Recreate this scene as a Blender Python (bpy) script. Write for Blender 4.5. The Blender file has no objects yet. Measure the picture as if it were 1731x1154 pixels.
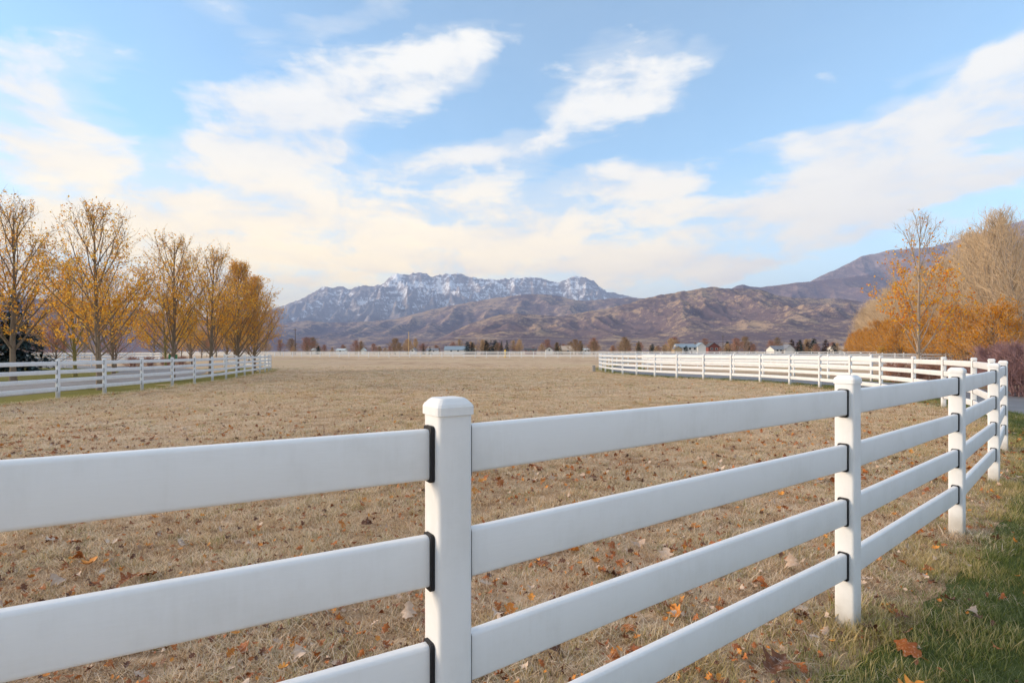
import bpy, math, random
import numpy as np
from mathutils import Vector, Matrix

rng = np.random.default_rng(7)
random.seed(7)
scene = bpy.context.scene
COL = scene.collection
R = math.radians

# ------------------------------------------------------------------ camera
CAM_H = 1.526
cam_d = bpy.data.cameras.new('camera')
cam = bpy.data.objects.new('camera', cam_d)
COL.objects.link(cam)
cam.location = (0, 0, CAM_H)
cam.rotation_euler = (R(90), 0, 0)
cam_d.sensor_width = 36
cam_d.lens = 19.757
cam_d.shift_y = 0.0104
cam_d.clip_start = 0.05
cam_d.clip_end = 200000
scene.camera = cam

# ------------------------------------------------------------------ exposure
scene.view_settings.view_transform = 'Standard'
scene.view_settings.look = 'None'
scene.view_settings.gamma = 1
scene.view_settings.exposure = 1.15
scene.view_settings.use_curve_mapping = False
scene.cycles.max_bounces = 6
scene.cycles.diffuse_bounces = 3
scene.cycles.transparent_max_bounces = 8
scene.cycles.volume_bounces = 0
scene.cycles.use_denoising = True

# ------------------------------------------------------------------ sun
SUN_AZ, SUN_EL = -90.0, 15.0          # degrees: left of the view axis, above the horizon
sun_d = bpy.data.lights.new('sun', 'SUN')
sun_d.energy = 3.0
sun_d.angle = R(26)
sun_d.color = (1.0, 0.78, 0.54)
sun = bpy.data.objects.new('sun', sun_d)
COL.objects.link(sun)
sdir = Vector((math.sin(R(SUN_AZ)) * math.cos(R(SUN_EL)), math.cos(R(SUN_AZ)) * math.cos(R(SUN_EL)), math.sin(R(SUN_EL))))
sun.rotation_euler = sdir.to_track_quat('Z', 'Y').to_euler()
sun.location = (-40, 20, 60)


# ------------------------------------------------------------------ node helper
class NT:
    def __init__(self, tree):
        self.t = tree

    def new(self, typ, **kw):
        n = self.t.nodes.new(typ)
        for k, v in kw.items():
            setattr(n, k, v)
        return n

    def put(self, sock, v):
        if isinstance(v, bpy.types.NodeSocket):
            self.t.links.new(v, sock)
        elif v is not None:
            if sock.type == 'RGBA' and len(v) == 3:
                v = (*v, 1)
            sock.default_value = v

    def m(self, op, a, b=None, c=None, clamp=False):
        n = self.new('ShaderNodeMath', operation=op, use_clamp=clamp)
        self.put(n.inputs[0], a)
        if b is not None: self.put(n.inputs[1], b)
        if c is not None: self.put(n.inputs[2], c)
        return n.outputs[0]

    def vm(self, op, a, b=None):
        n = self.new('ShaderNodeVectorMath', operation=op)
        self.put(n.inputs[0], a)
        if b is not None: self.put(n.inputs[1], b)
        return n.outputs[0]

    def noise(self, vec, scale, detail=4, rough=0.55, dist=0.0, out=0, lac=2.0):
        n = self.new('ShaderNodeTexNoise')
        if vec is not None: self.put(n.inputs['Vector'], vec)
        n.inputs['Scale'].default_value = scale
        n.inputs['Detail'].default_value = detail
        n.inputs['Roughness'].default_value = rough
        n.inputs['Distortion'].default_value = dist
        n.inputs['Lacunarity'].default_value = lac
        return n.outputs[out]

    def ramp(self, fac, stops, interp='LINEAR'):
        n = self.new('ShaderNodeValToRGB')
        n.color_ramp.interpolation = interp
        e = n.color_ramp.elements
        while len(e) > 1: e.remove(e[-1])
        e[0].position = stops[0][0]; e[0].color = (*stops[0][1], 1)
        for p, c in stops[1:]:
            k = e.new(p); k.color = (*c, 1)
        self.put(n.inputs[0], fac)
        return n.outputs[0]

    def smooth(self, v, a, b):
        n = self.new('ShaderNodeMapRange', interpolation_type='SMOOTHSTEP')
        self.put(n.inputs[0], v)
        n.inputs[1].default_value = a; n.inputs[2].default_value = b
        n.inputs[3].default_value = 0; n.inputs[4].default_value = 1
        return n.outputs[0]

    def mix(self, fac, a, b, blend='MIX'):
        n = self.new('ShaderNodeMix', data_type='RGBA', blend_type=blend)
        n.clamp_factor = True
        self.put(n.inputs[0], fac); self.put(n.inputs[6], a); self.put(n.inputs[7], b)
        return n.outputs[2]

    def xyz(self, v):
        n = self.new('ShaderNodeSeparateXYZ'); self.put(n.inputs[0], v)
        return n.outputs

    def comb(self, x, y, z):
        n = self.new('ShaderNodeCombineXYZ')
        self.put(n.inputs[0], x); self.put(n.inputs[1], y); self.put(n.inputs[2], z)
        return n.outputs[0]


# ------------------------------------------------------------------ sky
world = bpy.data.worlds.new('World')
scene.world = world
world.use_nodes = True
wt = NT(world.node_tree)
wt.t.nodes.clear()
w_out = wt.new('ShaderNodeOutputWorld')
w_bg = wt.new('ShaderNodeBackground')
w_bg.inputs[1].default_value = 0.15
world.cycles.sampling_method = 'MANUAL'
world.cycles.sample_map_resolution = 256
wt.t.links.new(w_bg.outputs[0], w_out.inputs[0])
sky = wt.new('ShaderNodeTexSky', sky_type='NISHITA')
sky.sun_disc = False
sky.sun_elevation = R(SUN_EL)
sky.sun_rotation = R(SUN_AZ)
sky.altitude = 1700
sky.air_density = 1.0
sky.dust_density = 0.25
sky.ozone_density = 1.6
wdir = wt.new('ShaderNodeTexCoord').outputs['Generated']
dx, dy, dz = wt.xyz(wdir)
az = wt.m('ARCTAN2', dx, dy)
el = wt.m('ARCSINE', dz)
# ragged edges: bend the cloud map by noise
dstretch = wt.vm('MULTIPLY', wdir, (1.0, 1.0, 2.0))
warp = wt.noise(dstretch, 5.5, 3, 0.6, 0.0, out=1)
wx, wy, wz = wt.xyz(warp)
azw = wt.m('MULTIPLY_ADD', wt.m('SUBTRACT', wx, 0.5), 0.20, az)
elw = wt.m('MULTIPLY_ADD', wt.m('SUBTRACT', wy, 0.5), 0.09, el)
sky_uv = wt.comb(azw, elw, 0.0)


def cloud_bank(px, py, hl, ht, ang, wgt):
    gx, gz_ = (px - 865.5) / 950, (595 - py) / 950
    a0 = math.atan(gx); e0 = math.atan(gz_ / math.sqrt(1 + gx * gx))
    mp = wt.new('ShaderNodeMapping', vector_type='TEXTURE')
    wt.put(mp.inputs[0], sky_uv)
    mp.inputs[1].default_value = (a0, e0, 0); mp.inputs[2].default_value = (0, 0, R(ang))
    mp.inputs[3].default_value = (1.8 * hl / 950 * math.cos(a0) ** 1.5, 1.8 * ht / 950 * math.cos(a0), 1)
    g = wt.new('ShaderNodeTexGradient', gradient_type='SPHERICAL'); wt.put(g.inputs[0], mp.outputs[0])
    return g.outputs[1], wgt


BANKS = [(600, 165, 205, 50, 20, 1.15), (745, 95, 75, 44, 20, .8), (450, 215, 100, 36, 0, .7), (500, 262, 100, 18, 0, .5),
         (1050, 130, 95, 46, 10, 1.0), (1010, 195, 150, 32, 16, .85), (790, 258, 95, 22, 10, .8),
         (30, 180, 120, 80, -15, .95), (150, 85, 80, 26, 0, .62), (120, 300, 330, 74, 0, .45), (560, 40, 130, 22, 25, .5), (395, 20, 70, 26, -20, .45),
         (800, 365, 380, 62, -3, 1.05), (300, 400, 460, 70, 0, .72), (1080, 302, 100, 20, 3, .8), (1190, 358, 100, 18, -4, .7),
         (1590, 225, 230, 62, 13, 1.1), (1720, 110, 160, 56, 20, 1.0), (1320, 246, 90, 16, 2, .6), (1420, 290, 100, 40, 10, .55),
         (1320, 400, 320, 30, 10, .95), (1620, 315, 150, 16, 8, .6), (900, 450, 600, 34, 0, .6), (150, 490, 480, 40, 0, .8), (1500, 475, 330, 12, 0, .4)]
cov = 0.0
for b in BANKS:
    f_, w_ = cloud_bank(*b)
    cov = wt.m('MULTIPLY_ADD', f_, w_, cov)
cov = wt.m('MINIMUM', cov, 0.92)
# the rest of the sky carries the same broken cloud
infront = wt.m('MULTIPLY', wt.smooth(wt.m('COSINE', az), 0.45, 0.75), wt.m('SUBTRACT', 1.0, wt.smooth(el, 0.50, 0.72)))
big = wt.noise(dstretch, 1.9, 2, 0.5)
cov = wt.m('MULTIPLY_ADD', wt.m('MULTIPLY', wt.smooth(big, 0.36, 0.60), 0.92), wt.m('SUBTRACT', 1.0, infront), cov)
fine = wt.noise(dstretch, 8.0, 6, 0.60, 0.25)
wisp = wt.noise(wt.vm('MULTIPLY', wdir, (1.0, 1.0, 4.5)), 5.0, 4, 0.62, 0.5)
tex = wt.m('MULTIPLY_ADD', wt.m('SUBTRACT', fine, 0.5), 1.85, wt.m('MULTIPLY', wt.m('SUBTRACT', wisp, 0.5), 1.1))
raw = wt.m('ADD', cov, tex)
dens = wt.smooth(raw, 0.22, 1.0)
sunside = wt.smooth(wt.m('COSINE', wt.m('SUBTRACT', az, R(-32))), 0.35, 1.0)
veil = wt.m('MULTIPLY', wt.smooth(wt.m('MULTIPLY_ADD', wt.m('SUBTRACT', wisp, 0.5), 1.3, cov), -0.05, 0.85), 0.50)
low = wt.m('SUBTRACT', 1.0, wt.smooth(el, 0.0, 0.34))
veil = wt.m('MAXIMUM', veil, wt.m('MULTIPLY_ADD', wt.m('MULTIPLY', low, wt.m('MULTIPLY_ADD', sunside, 0.36, 0.45)), 1.0, 0.14))
dens = wt.m('MULTIPLY', wt.m('MAXIMUM', dens, veil), 0.98)
# cloud colour: white above, cream low down towards the sun, grey-lilac in thick undersides
warm = wt.m('MULTIPLY', wt.m('SUBTRACT', 1.0, wt.smooth(el, 0.05, 0.37)), wt.m('MULTIPLY_ADD', sunside, 0.85, 0.16))
ccol = wt.mix(warm, (3.5, 3.42, 3.22), (7.0, 5.35, 2.6))
thick = wt.m('MULTIPLY', wt.smooth(wt.m('MULTIPLY_ADD', wt.m('SUBTRACT', wisp, 0.5), 1.6, cov), 0.45, 1.15), wt.m('SUBTRACT', 1.0, wt.smooth(el, 0.12, 0.34)))
ccol = wt.mix(wt.m('MULTIPLY', thick, 0.28), ccol, (3.1, 2.9, 2.75))
ccol = wt.mix(wt.m('MULTIPLY', wt.smooth(fine, 0.60, 0.36), 0.30), ccol, (2.6, 2.7, 2.9))
base_sky = wt.mix(1.0, sky.outputs[0], (0.92, 1.14, 1.10), 'MULTIPLY')
wt.t.links.new(wt.mix(dens, base_sky, ccol), w_bg.inputs[0])


# ------------------------------------------------------------------ object helpers
def tag(o, label=None, cat=None, group=None, kind=None):
    if label: o['label'] = label
    if cat: o['category'] = cat
    if group: o['group'] = group
    if kind: o['kind'] = kind
    return o


def link(name, data, parent=None, mat=None):
    o = bpy.data.objects.new(name, data)
    COL.objects.link(o)
    if parent is not None: o.parent = parent
    if mat is not None and data is not None and not data.materials:
        for mm in (mat if isinstance(mat, (list, tuple)) else [mat]): data.materials.append(mm)
    return o


def empty(name, loc, rz=0.0, sc=1.0):
    o = link(name, None)
    o.location = loc; o.rotation_euler = (0, 0, rz)
    o.scale = (sc, sc, sc) if not isinstance(sc, tuple) else sc
    o.empty_display_size = 0.2
    return o


def mesh_np(name, v, faces, smooth=False, mats=None, midx=None):
    """faces: int array (n,k) or list of such arrays"""
    me = bpy.data.meshes.new(name)
    v = np.asarray(v, np.float32)
    fl = faces if isinstance(faces, list) else [faces]
    fl = [np.asarray(f, np.int32) for f in fl if len(f)]
    loops = np.concatenate([f.ravel() for f in fl])
    tot = np.concatenate([np.full(len(f), f.shape[1], np.int32) for f in fl])
    start = np.concatenate([[0], np.cumsum(tot)[:-1]]).astype(np.int32)
    me.vertices.add(len(v)); me.vertices.foreach_set('co', v.ravel())
    me.loops.add(len(loops)); me.loops.foreach_set('vertex_index', loops)
    me.polygons.add(len(tot)); me.polygons.foreach_set('loop_start', start); me.polygons.foreach_set('loop_total', tot)
    if mats:
        for mm in mats: me.materials.append(mm)
    if midx is not None: me.polygons.foreach_set('material_index', np.asarray(midx, np.int32))
    me.polygons.foreach_set('use_smooth', np.full(len(tot), smooth, bool))
    me.update(calc_edges=True)
    return me


def attr(me, name, vals):
    a = me.attributes.new(name, 'FLOAT', 'POINT')
    a.data.foreach_set('value', np.asarray(vals, np.float32))


class MB:
    """collects shapes into one mesh"""
    def __init__(self): self.v = []; self.f4 = []; self.f3 = []; self.n = 0; self.fn = []

    def add(self, v, quads=None, tris=None, polys=None):
        v = np.asarray(v, float).reshape(-1, 3)
        if quads is not None and len(quads): self.f4.append(np.asarray(quads, int) + self.n)
        if tris is not None and len(tris): self.f3.append(np.asarray(tris, int) + self.n)
        if polys:
            for p in polys: self.fn.append(np.asarray([p], int) + self.n)
        self.v.append(v); self.n += len(v)

    def box(self, x0, x1, y0, y1, z0, z1):
        v = [(x, y, z) for z in (z0, z1) for y in (y0, y1) for x in (x0, x1)]
        self.add(v, [(0, 2, 3, 1), (4, 5, 7, 6), (0, 1, 5, 4), (2, 6, 7, 3), (0, 4, 6, 2), (1, 3, 7, 5)])

    def tube(self, pts, rad, sides=5, cap=True):
        pts = np.asarray(pts, float); n = len(pts)
        rad = np.broadcast_to(np.asarray(rad, float), (n,))
        d = np.gradient(pts, axis=0)
        d /= np.linalg.norm(d, axis=1, keepdims=True) + 1e-9
        ref = np.array([0, 0, 1.0]) if abs(d[0][2]) < 0.8 else np.array([1.0, 0, 0])
        a = np.cross(d, ref); a /= np.linalg.norm(a, axis=1, keepdims=True) + 1e-9
        b = np.cross(d, a)
        th = np.linspace(0, 2 * np.pi, sides, endpoint=False)
        ring = pts[:, None] + rad[:, None, None] * (np.cos(th)[None, :, None] * a[:, None] + np.sin(th)[None, :, None] * b[:, None])
        i = np.arange(n - 1)[:, None] * sides; j = np.arange(sides)[None]; k = (j + 1) % sides
        q = np.stack([i + j, i + k, i + sides + k, i + sides + j], -1).reshape(-1, 4)
        self.add(ring.reshape(-1, 3), q, polys=[list(range((n - 1) * sides, n * sides))] if cap else None)

    def mesh(self, name, smooth=False, mats=None):
        fl = []
        if self.f4: fl.append(np.concatenate(self.f4))
        if self.f3: fl.append(np.concatenate(self.f3))
        fl += self.fn
        return mesh_np(name, np.concatenate(self.v), fl, smooth, mats)


# ------------------------------------------------------------------ numpy noise
def _hash(ix, iy, seed):
    h = (ix.astype(np.int64) * 374761393 + iy.astype(np.int64) * 668265263 + seed * 2147483647) & 0xffffffff
    h = ((h ^ (h >> 13)) * 1274126177) & 0xffffffff
    h = h ^ (h >> 16)
    return (h & 0xffff) / 65535.0


def perlin(x, y, seed=0):
    ix = np.floor(x); iy = np.floor(y); fx = x - ix; fy = y - iy
    u = fx * fx * fx * (fx * (fx * 6 - 15) + 10); v = fy * fy * fy * (fy * (fy * 6 - 15) + 10)
    def g(i, j):
        a = _hash(ix + i, iy + j, seed) * 2 * np.pi
        return np.cos(a) * (fx - i) + np.sin(a) * (fy - j)
    return ((g(0, 0) * (1 - u) + g(1, 0) * u) * (1 - v) + (g(0, 1) * (1 - u) + g(1, 1) * u) * v) * 1.5


def fbm(x, y, octv=5, seed=0, gain=0.5):
    s = 0; a = 1.0; t = 0
    for o in range(octv):
        s = s + a * perlin(x * 2 ** o, y * 2 ** o, seed + o); t += a; a *= gain
    return s / t


def ridged(x, y, octv=5, seed=0, gain=0.5):
    s = 0; a = 1.0; t = 0; w = 1.0
    for o in range(octv):
        n = 1 - np.abs(perlin(x * 2 ** o, y * 2 ** o, seed + o)) * 1.5
        n = np.clip(n, 0, 1) ** 2
        s = s + a * n * w; t += a; w = np.clip(n * 1.6, 0, 1); a *= gain
    return s / t


def sst(a, b, x):
    t = np.clip((np.asarray(x, float) - a) / (b - a), 0, 1)
    return t * t * (3 - 2 * t)


def gz(x, y):
    """height of the ground"""
    return -0.12 * sst(6, 14, -np.asarray(x, float)) * (1 - sst(40, 80, y)) + 0.35 * sst(45, 120, y)


def G(x, y): return float(gz(x, y))


# ------------------------------------------------------------------ materials
def mat(name):
    m = bpy.data.materials.new(name); m.use_nodes = True
    t = NT(m.node_tree)
    b = t.t.nodes['Principled BSDF']
    return m, t, b


def simple(name, col, rough=0.7, var=0.12, scale=6.0, bump=0.0, spec=0.3):
    m, t, b = mat(name)
    co = t.new('ShaderNodeTexCoord').outputs['Object']
    n = t.noise(co, scale, 5, 0.6)
    f = t.m('MULTIPLY_ADD', t.m('SUBTRACT', n, 0.5), var * 4, 1.0)
    c = t.vm('MULTIPLY', (*col,), None)
    vmn = c.node; cc = t.comb(f, f, f); t.put(vmn.inputs[1], cc)
    t.put(b.inputs['Base Color'], c)
    b.inputs['Roughness'].default_value = rough
    b.inputs['Specular IOR Level'].default_value = spec
    if bump:
        bn = t.new('ShaderNodeBump'); bn.inputs['Strength'].default_value = bump; bn.inputs['Distance'].default_value = 0.02
        t.put(bn.inputs['Height'], t.noise(co, scale * 4, 4, 0.6)); t.put(b.inputs['Normal'], bn.outputs[0])
    return m


def leafy(name, stops, trans=0.45, rough=0.6):
    """every leaf (mesh island) takes its own colour"""
    m, t, b = mat(name)
    rnd = t.new('ShaderNodeNewGeometry').outputs['Random Per Island']
    c = t.ramp(rnd, stops)
    t.put(b.inputs['Base Color'], c)
    b.inputs['Roughness'].default_value = rough
    b.inputs['Specular IOR Level'].default_value = 0.2
    if trans:
        tr = t.new('ShaderNodeBsdfTranslucent'); t.put(tr.inputs[0], c)
        mx = t.new('ShaderNodeMixShader'); mx.inputs[0].default_value = trans
        t.t.links.new(b.outputs[0], mx.inputs[1]); t.t.links.new(tr.outputs[0], mx.inputs[2])
        t.t.links.new(mx.outputs[0], t.t.nodes['Material Output'].inputs[0])
    return m


M = {}
# white vinyl
m, t, b = mat('white_vinyl')
co = t.new('ShaderNodeTexCoord').outputs['Object']
geo = t.new('ShaderNodeNewGeometry')
pos = geo.outputs['Position']
_, _, pz = t.xyz(pos)
n1 = t.noise(pos, 3.0, 6, 0.65); n2 = t.noise(t.vm('MULTIPLY', pos, (60, 60, 6)), 1.0, 5, 0.7)
dirt = t.m('MULTIPLY', t.smooth(t.m('ADD', n1, t.m('MULTIPLY', n2, 0.25)), 0.55, 0.85), 0.32)
foot = t.m('MULTIPLY', t.m('SUBTRACT', 1.0, t.smooth(t.m('ADD', pz, t.m('MULTIPLY', n1, -0.25)), -0.10, 0.10)), 0.65)
c = t.mix(dirt, (0.75, 0.765, 0.79), (0.56, 0.56, 0.55))
c = t.mix(foot, c, (0.34, 0.30, 0.24))
t.put(b.inputs['Base Color'], c)
t.put(b.inputs['Roughness'], t.m('MULTIPLY_ADD', n1, 0.25, 0.36))
b.inputs['Specular IOR Level'].default_value = 0.35
bn = t.new('ShaderNodeBump'); bn.inputs['Strength'].default_value = 0.10; bn.inputs['Distance'].default_value = 0.004
t.put(bn.inputs['Height'], t.noise(t.vm('MULTIPLY', pos, (1, 1, 8)), 14, 4, 0.6)); t.put(b.inputs['Normal'], bn.outputs[0])
M['vinyl'] = m
M['rubber'] = simple('black_rubber', (0.012, 0.012, 0.016), 0.55, 0.2)


def grass_ground(name, stops, scale=1.0, leaves=0.0, green=None):
    m, t, b = mat(name)
    pos = t.new('ShaderNodeNewGeometry').outputs['Position']
    a = t.noise(pos, 0.045 * scale, 4, 0.6); bb = t.noise(pos, 0.5 * scale, 5, 0.65); cc = t.noise(pos, 14 * scale, 6, 0.75)
    d = t.noise(pos, 75.0, 3, 0.7)
    f = t.m('ADD', t.m('ADD', t.m('MULTIPLY', t.m('SUBTRACT', a, 0.5), 0.9), t.m('MULTIPLY', t.m('SUBTRACT', bb, 0.5), 0.75)),
            t.m('ADD', t.m('MULTIPLY', t.m('SUBTRACT', cc, 0.5), 1.0), t.m('MULTIPLY', t.m('SUBTRACT', d, 0.5), 0.5)))
    c = t.ramp(t.m('ADD', f, 0.5), stops)
    if green:
        c = t.mix(t.m('MULTIPLY', t.smooth(t.m('ADD', a, t.m('MULTIPLY', bb, 0.4)), 0.66, 0.86), 0.55), c, green)
    t.put(b.inputs['Base Color'], c)
    b.inputs['Roughness'].default_value = 0.95; b.inputs['Specular IOR Level'].default_value = 0.1
    bn = t.new('ShaderNodeBump'); bn.inputs['Strength'].default_value = 0.8; bn.inputs['Distance'].default_value = 0.03
    t.put(bn.inputs['Height'], t.m('ADD', cc, t.m('MULTIPLY', d, 0.4))); t.put(b.inputs['Normal'], bn.outputs[0])
    return m


M['field'] = grass_ground('dry_field', [(0.05, (0.11, 0.07, 0.042)), (0.32, (0.33, 0.225, 0.14)), (0.53, (0.56, 0.41, 0.285)), (0.95, (0.70, 0.57, 0.43))], green=(0.38, 0.30, 0.16))
M['verge'] = grass_ground('verge_turf', [(0.05, (0.06, 0.065, 0.015)), (0.45, (0.15, 0.145, 0.035)), (0.75, (0.25, 0.21, 0.06)), (0.95, (0.38, 0.31, 0.13))])
M['lawn'] = grass_ground('lawn_turf', [(0.05, (0.03, 0.045, 0.012)), (0.5, (0.085, 0.11, 0.035)), (0.8, (0.16, 0.15, 0.06)), (0.95, (0.3, 0.26, 0.14))])
m, t, b = mat('asphalt')
pos = t.new('ShaderNodeNewGeometry').outputs['Position']
a = t.noise(pos, 0.4, 4, 0.6); v = t.noise(pos, 120, 3, 0.8)
t.put(b.inputs['Base Color'], t.ramp(t.m('ADD', t.m('MULTIPLY', a, 0.6), t.m('MULTIPLY', v, 0.5)), [(0.25, (0.115, 0.115, 0.125)), (0.6, (0.20, 0.20, 0.215)), (0.85, (0.34, 0.335, 0.34))]))
b.inputs['Roughness'].default_value = 0.9
M['asphalt'] = m
M['kerb'] = simple('concrete', (0.45, 0.42, 0.38), 0.9, 0.1, 5)
M['bark'] = simple('bark', (0.22, 0.165, 0.12), 0.9, 0.25, 5, 0.6)
M['bark_moss'] = simple('bark_moss', (0.24, 0.20, 0.07), 0.9, 0.25, 5, 0.6)
M['bark_pale'] = simple('bark_pale', (0.36, 0.29, 0.23), 0.9, 0.2, 4, 0.5)
M['twig_brown'] = simple('twig_brown', (0.30, 0.20, 0.12), 0.9, 0.15, 1)
M['twig_tan'] = simple('twig_tan', (0.48, 0.33, 0.19), 0.9, 0.12, 0.6)
M['twig_poplar'] = simple('twig_poplar', (0.52, 0.39, 0.26), 0.9, 0.12, 0.4)
M['twig_red'] = simple('twig_red', (0.34, 0.185, 0.145), 0.9, 0.2, 0.7)
M['twig_purple'] = simple('twig_purple', (0.30, 0.18, 0.18), 0.9, 0.2, 2.0)
M['leaf_gold'] = leafy('leaf_gold', [(0.0, (0.58, 0.23, 0.03)), (0.4, (0.80, 0.41, 0.055)), (0.8, (0.88, 0.53, 0.09)), (1.0, (0.64, 0.48, 0.13))], 0.55)
M['leaf_orange'] = leafy('leaf_orange', [(0.0, (0.42, 0.085, 0.016)), (0.5, (0.58, 0.17, 0.02)), (1.0, (0.68, 0.32, 0.04))])
M['leaf_maple'] = leafy('leaf_maple', [(0.0, (0.64, 0.17, 0.045)), (0.4, (0.80, 0.36, 0.035)), (1.0, (0.88, 0.52, 0.05))])
M['leaf_willow'] = leafy('leaf_willow', [(0.0, (0.44, 0.17, 0.018)), (0.5, (0.66, 0.29, 0.025)), (0.85, (0.76, 0.37, 0.03)), (1.0, (0.50, 0.34, 0.05))], 0.42)
M['leaf_rust'] = leafy('leaf_rust', [(0.0, (0.42, 0.13, 0.045)), (0.6, (0.56, 0.21, 0.08)), (1.0, (0.66, 0.33, 0.15))], 0.4)
M['needle'] = leafy('needle', [(0.0, (0.018, 0.032, 0.032)), (0.6, (0.03, 0.055, 0.055)), (1.0, (0.06, 0.09, 0.095))], 0.0, 0.8)
M['needle_green'] = leafy('needle_green', [(0.0, (0.016, 0.028, 0.018)), (0.6, (0.03, 0.05, 0.032)), (1.0, (0.055, 0.075, 0.05))], 0.0, 0.8)
M['needle_red'] = leafy('needle_red', [(0.0, (0.04, 0.022, 0.02)), (0.6, (0.075, 0.04, 0.035)), (1.0, (0.12, 0.07, 0.05))], 0.0, 0.8)


# ================================================================== SETTING
# ground: one sheet to the horizon, fine near the camera
def spaced(lo, hi, n, k):
    s = np.linspace(-1, 1, n)
    w = np.sinh(k * s) / math.sinh(k)
    return np.where(w < 0, -w * lo, w * hi)


gxs = spaced(-60000, 60000, 241, 10.5); gys = spaced(-4000, 60000, 281, 10.5)
XX, YY = np.meshgrid(gxs, gys)
ZZ = gz(XX, YY) + 0.012 * fbm(XX * 0.3, YY * 0.3, 3, 5) * (np.hypot(XX, YY) < 200)
idx = np.arange(XX.size).reshape(XX.shape)
q = np.stack([idx[:-1, :-1], idx[:-1, 1:], idx[1:, 1:], idx[1:, :-1]], -1).reshape(-1, 4)
ground = link('ground', mesh_np('ground', np.stack([XX, YY, ZZ], -1).reshape(-1, 3), q, True), mat=M['field'])
tag(ground, 'dry tan frosted pasture grass spreading to the far fence', kind='structure')


def catmull(P, step):
    """evenly spaced points along a smooth curve through P"""
    P = np.asarray(P, float)
    ext = np.vstack([2 * P[0] - P[1], P, 2 * P[-1] - P[-2]])
    out = []
    for i in range(1, len(ext) - 2):
        p0, p1, p2, p3 = ext[i - 1:i + 3]
        tt = np.linspace(0, 1, 24, endpoint=False)[:, None]
        out.append(0.5 * (2 * p1 + (p2 - p0) * tt + (2 * p0 - 5 * p1 + 4 * p2 - p3) * tt ** 2 + (3 * p1 - p0 - 3 * p2 + p3) * tt ** 3))
    out.append(P[-1:]); C = np.vstack(out)
    s = np.concatenate([[0], np.cumsum(np.linalg.norm(np.diff(C, axis=0), axis=1))])
    n = max(1, int(round(s[-1] / step)))
    ss = np.linspace(0, s[-1], n + 1)
    return np.stack([np.interp(ss, s, C[:, 0]), np.interp(ss, s, C[:, 1])], -1)


def strip(path, o0, o1, lift, wob=0.0, seed=0, taper=None):
    path = catmull(path, 0.16)
    """sheet lying on the ground between two offsets to the right of a path"""
    d = np.gradient(path, axis=0); d /= np.linalg.norm(d, axis=1, keepdims=True)
    nrm = np.stack([d[:, 1], -d[:, 0]], -1)
    cols = 6; rows = []
    for k in range(cols + 1):
        far = sst(30, 46, path[:, 1]) if taper else 0.0
        o = (o0 + (taper[0] - o0) * far if taper else o0) * (1 - k / cols) + (o1 + (taper[1] - o1) * far if taper else o1) * k / cols + 0 * path[:, 0]
        w = np.zeros(len(path))
        if wob and k in (0, cols):
            w = wob * fbm(np.arange(len(path)) * 0.37, np.full(len(path), k * 3.1), 3, seed)
        rows.append(path + nrm * (o + w)[:, None])
    A = np.stack(rows, 1); z = gz(A[..., 0], A[..., 1]) + lift
    v = np.concatenate([A, z[..., None]], -1).reshape(-1, 3)
    n, mcol = A.shape[:2]; i = np.arange(n * mcol).reshape(n, mcol)
    return v, np.stack([i[:-1, :-1], i[:-1, 1:], i[1:, 1:], i[1:, :-1]], -1).reshape(-1, 4)


# fence lines (metres; x right of the view axis, y away from the camera)
NEAR_POSTS = [(-2.26, 0.38), (-0.182, 1.60), (1.877, 3.14), (3.73, 4.71), (5.60, 6.53), (7.54, 8.62), (9.25, 10.85)]
INNER = NEAR_POSTS + [(10.72, 13.05), (11.75, 15.3), (12.5, 17.5), (13.0, 19.8), (13.25, 22.0), (13.2, 24.1), (12.95, 26.2), (12.45, 28.2), (11.65, 29.9),
                      (10.7, 31.4), (9.65, 32.9), (8.8, 34.6), (8.1, 36.5), (7.6, 38.6), (7.3, 40.8), (7.15, 43.0), (7.2, 45.3), (7.4, 47.6),
                      (7.8, 50), (8.2, 52.3), (8.7, 54.6), (9.3, 56.9), (10.2, 59.1), (11.4, 61.1), (13.0, 62.9), (14.9, 64.3)]
INNER = np.array(INNER)
inner_fine = catmull(INNER, 0.35)
LEFT = [(-16.2, 12.4), (-16.1, 14.9), (-16.0, 17.4), (-16.0, 19.8), (-15.95, 22.0), (-16.0, 24.3), (-16.2, 26.8), (-16.5, 29.2), (-16.9, 31.7), (-17.4, 34.2), (-18.0, 36.7),
        (-18.6, 39.1), (-19.15, 41.5), (-19.7, 43.9), (-20.3, 46.2), (-21.0, 48.5), (-21.8, 50.8), (-22.9, 53.0), (-24.5, 54.8), (-26.6, 56.0), (-29.0, 56.6)]
LEFT = np.array(LEFT)

vs, qs = strip(inner_fine[7:], 0.20, 1.32, 0.006, 0.2, 3)
verge = link('verge', mesh_np('verge', vs, qs, True), mat=M['lawn']); tag(verge, 'green frosty lawn verge between white fence and driveway', kind='structure')
drive_path = catmull(INNER[2:], 0.8)
vs, qs = strip(drive_path, 1.25, 6.1, 0.012, 0.08, 9, (0.9, 3.4))
drive = link('driveway', mesh_np('driveway', vs, qs, True), mat=M['asphalt']); tag(drive, 'grey asphalt driveway curving outside the paddock fence', kind='structure')
vs, qs = strip(drive_path[6:], 6.0, 7.6, 0.008, 0.3, 21, (3.3, 4.0))
v2 = link('verge', mesh_np('verge_outer', vs, qs, True), mat=M['verge']); tag(v2, 'olive grass verge on the far side of the driveway', kind='structure')
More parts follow.
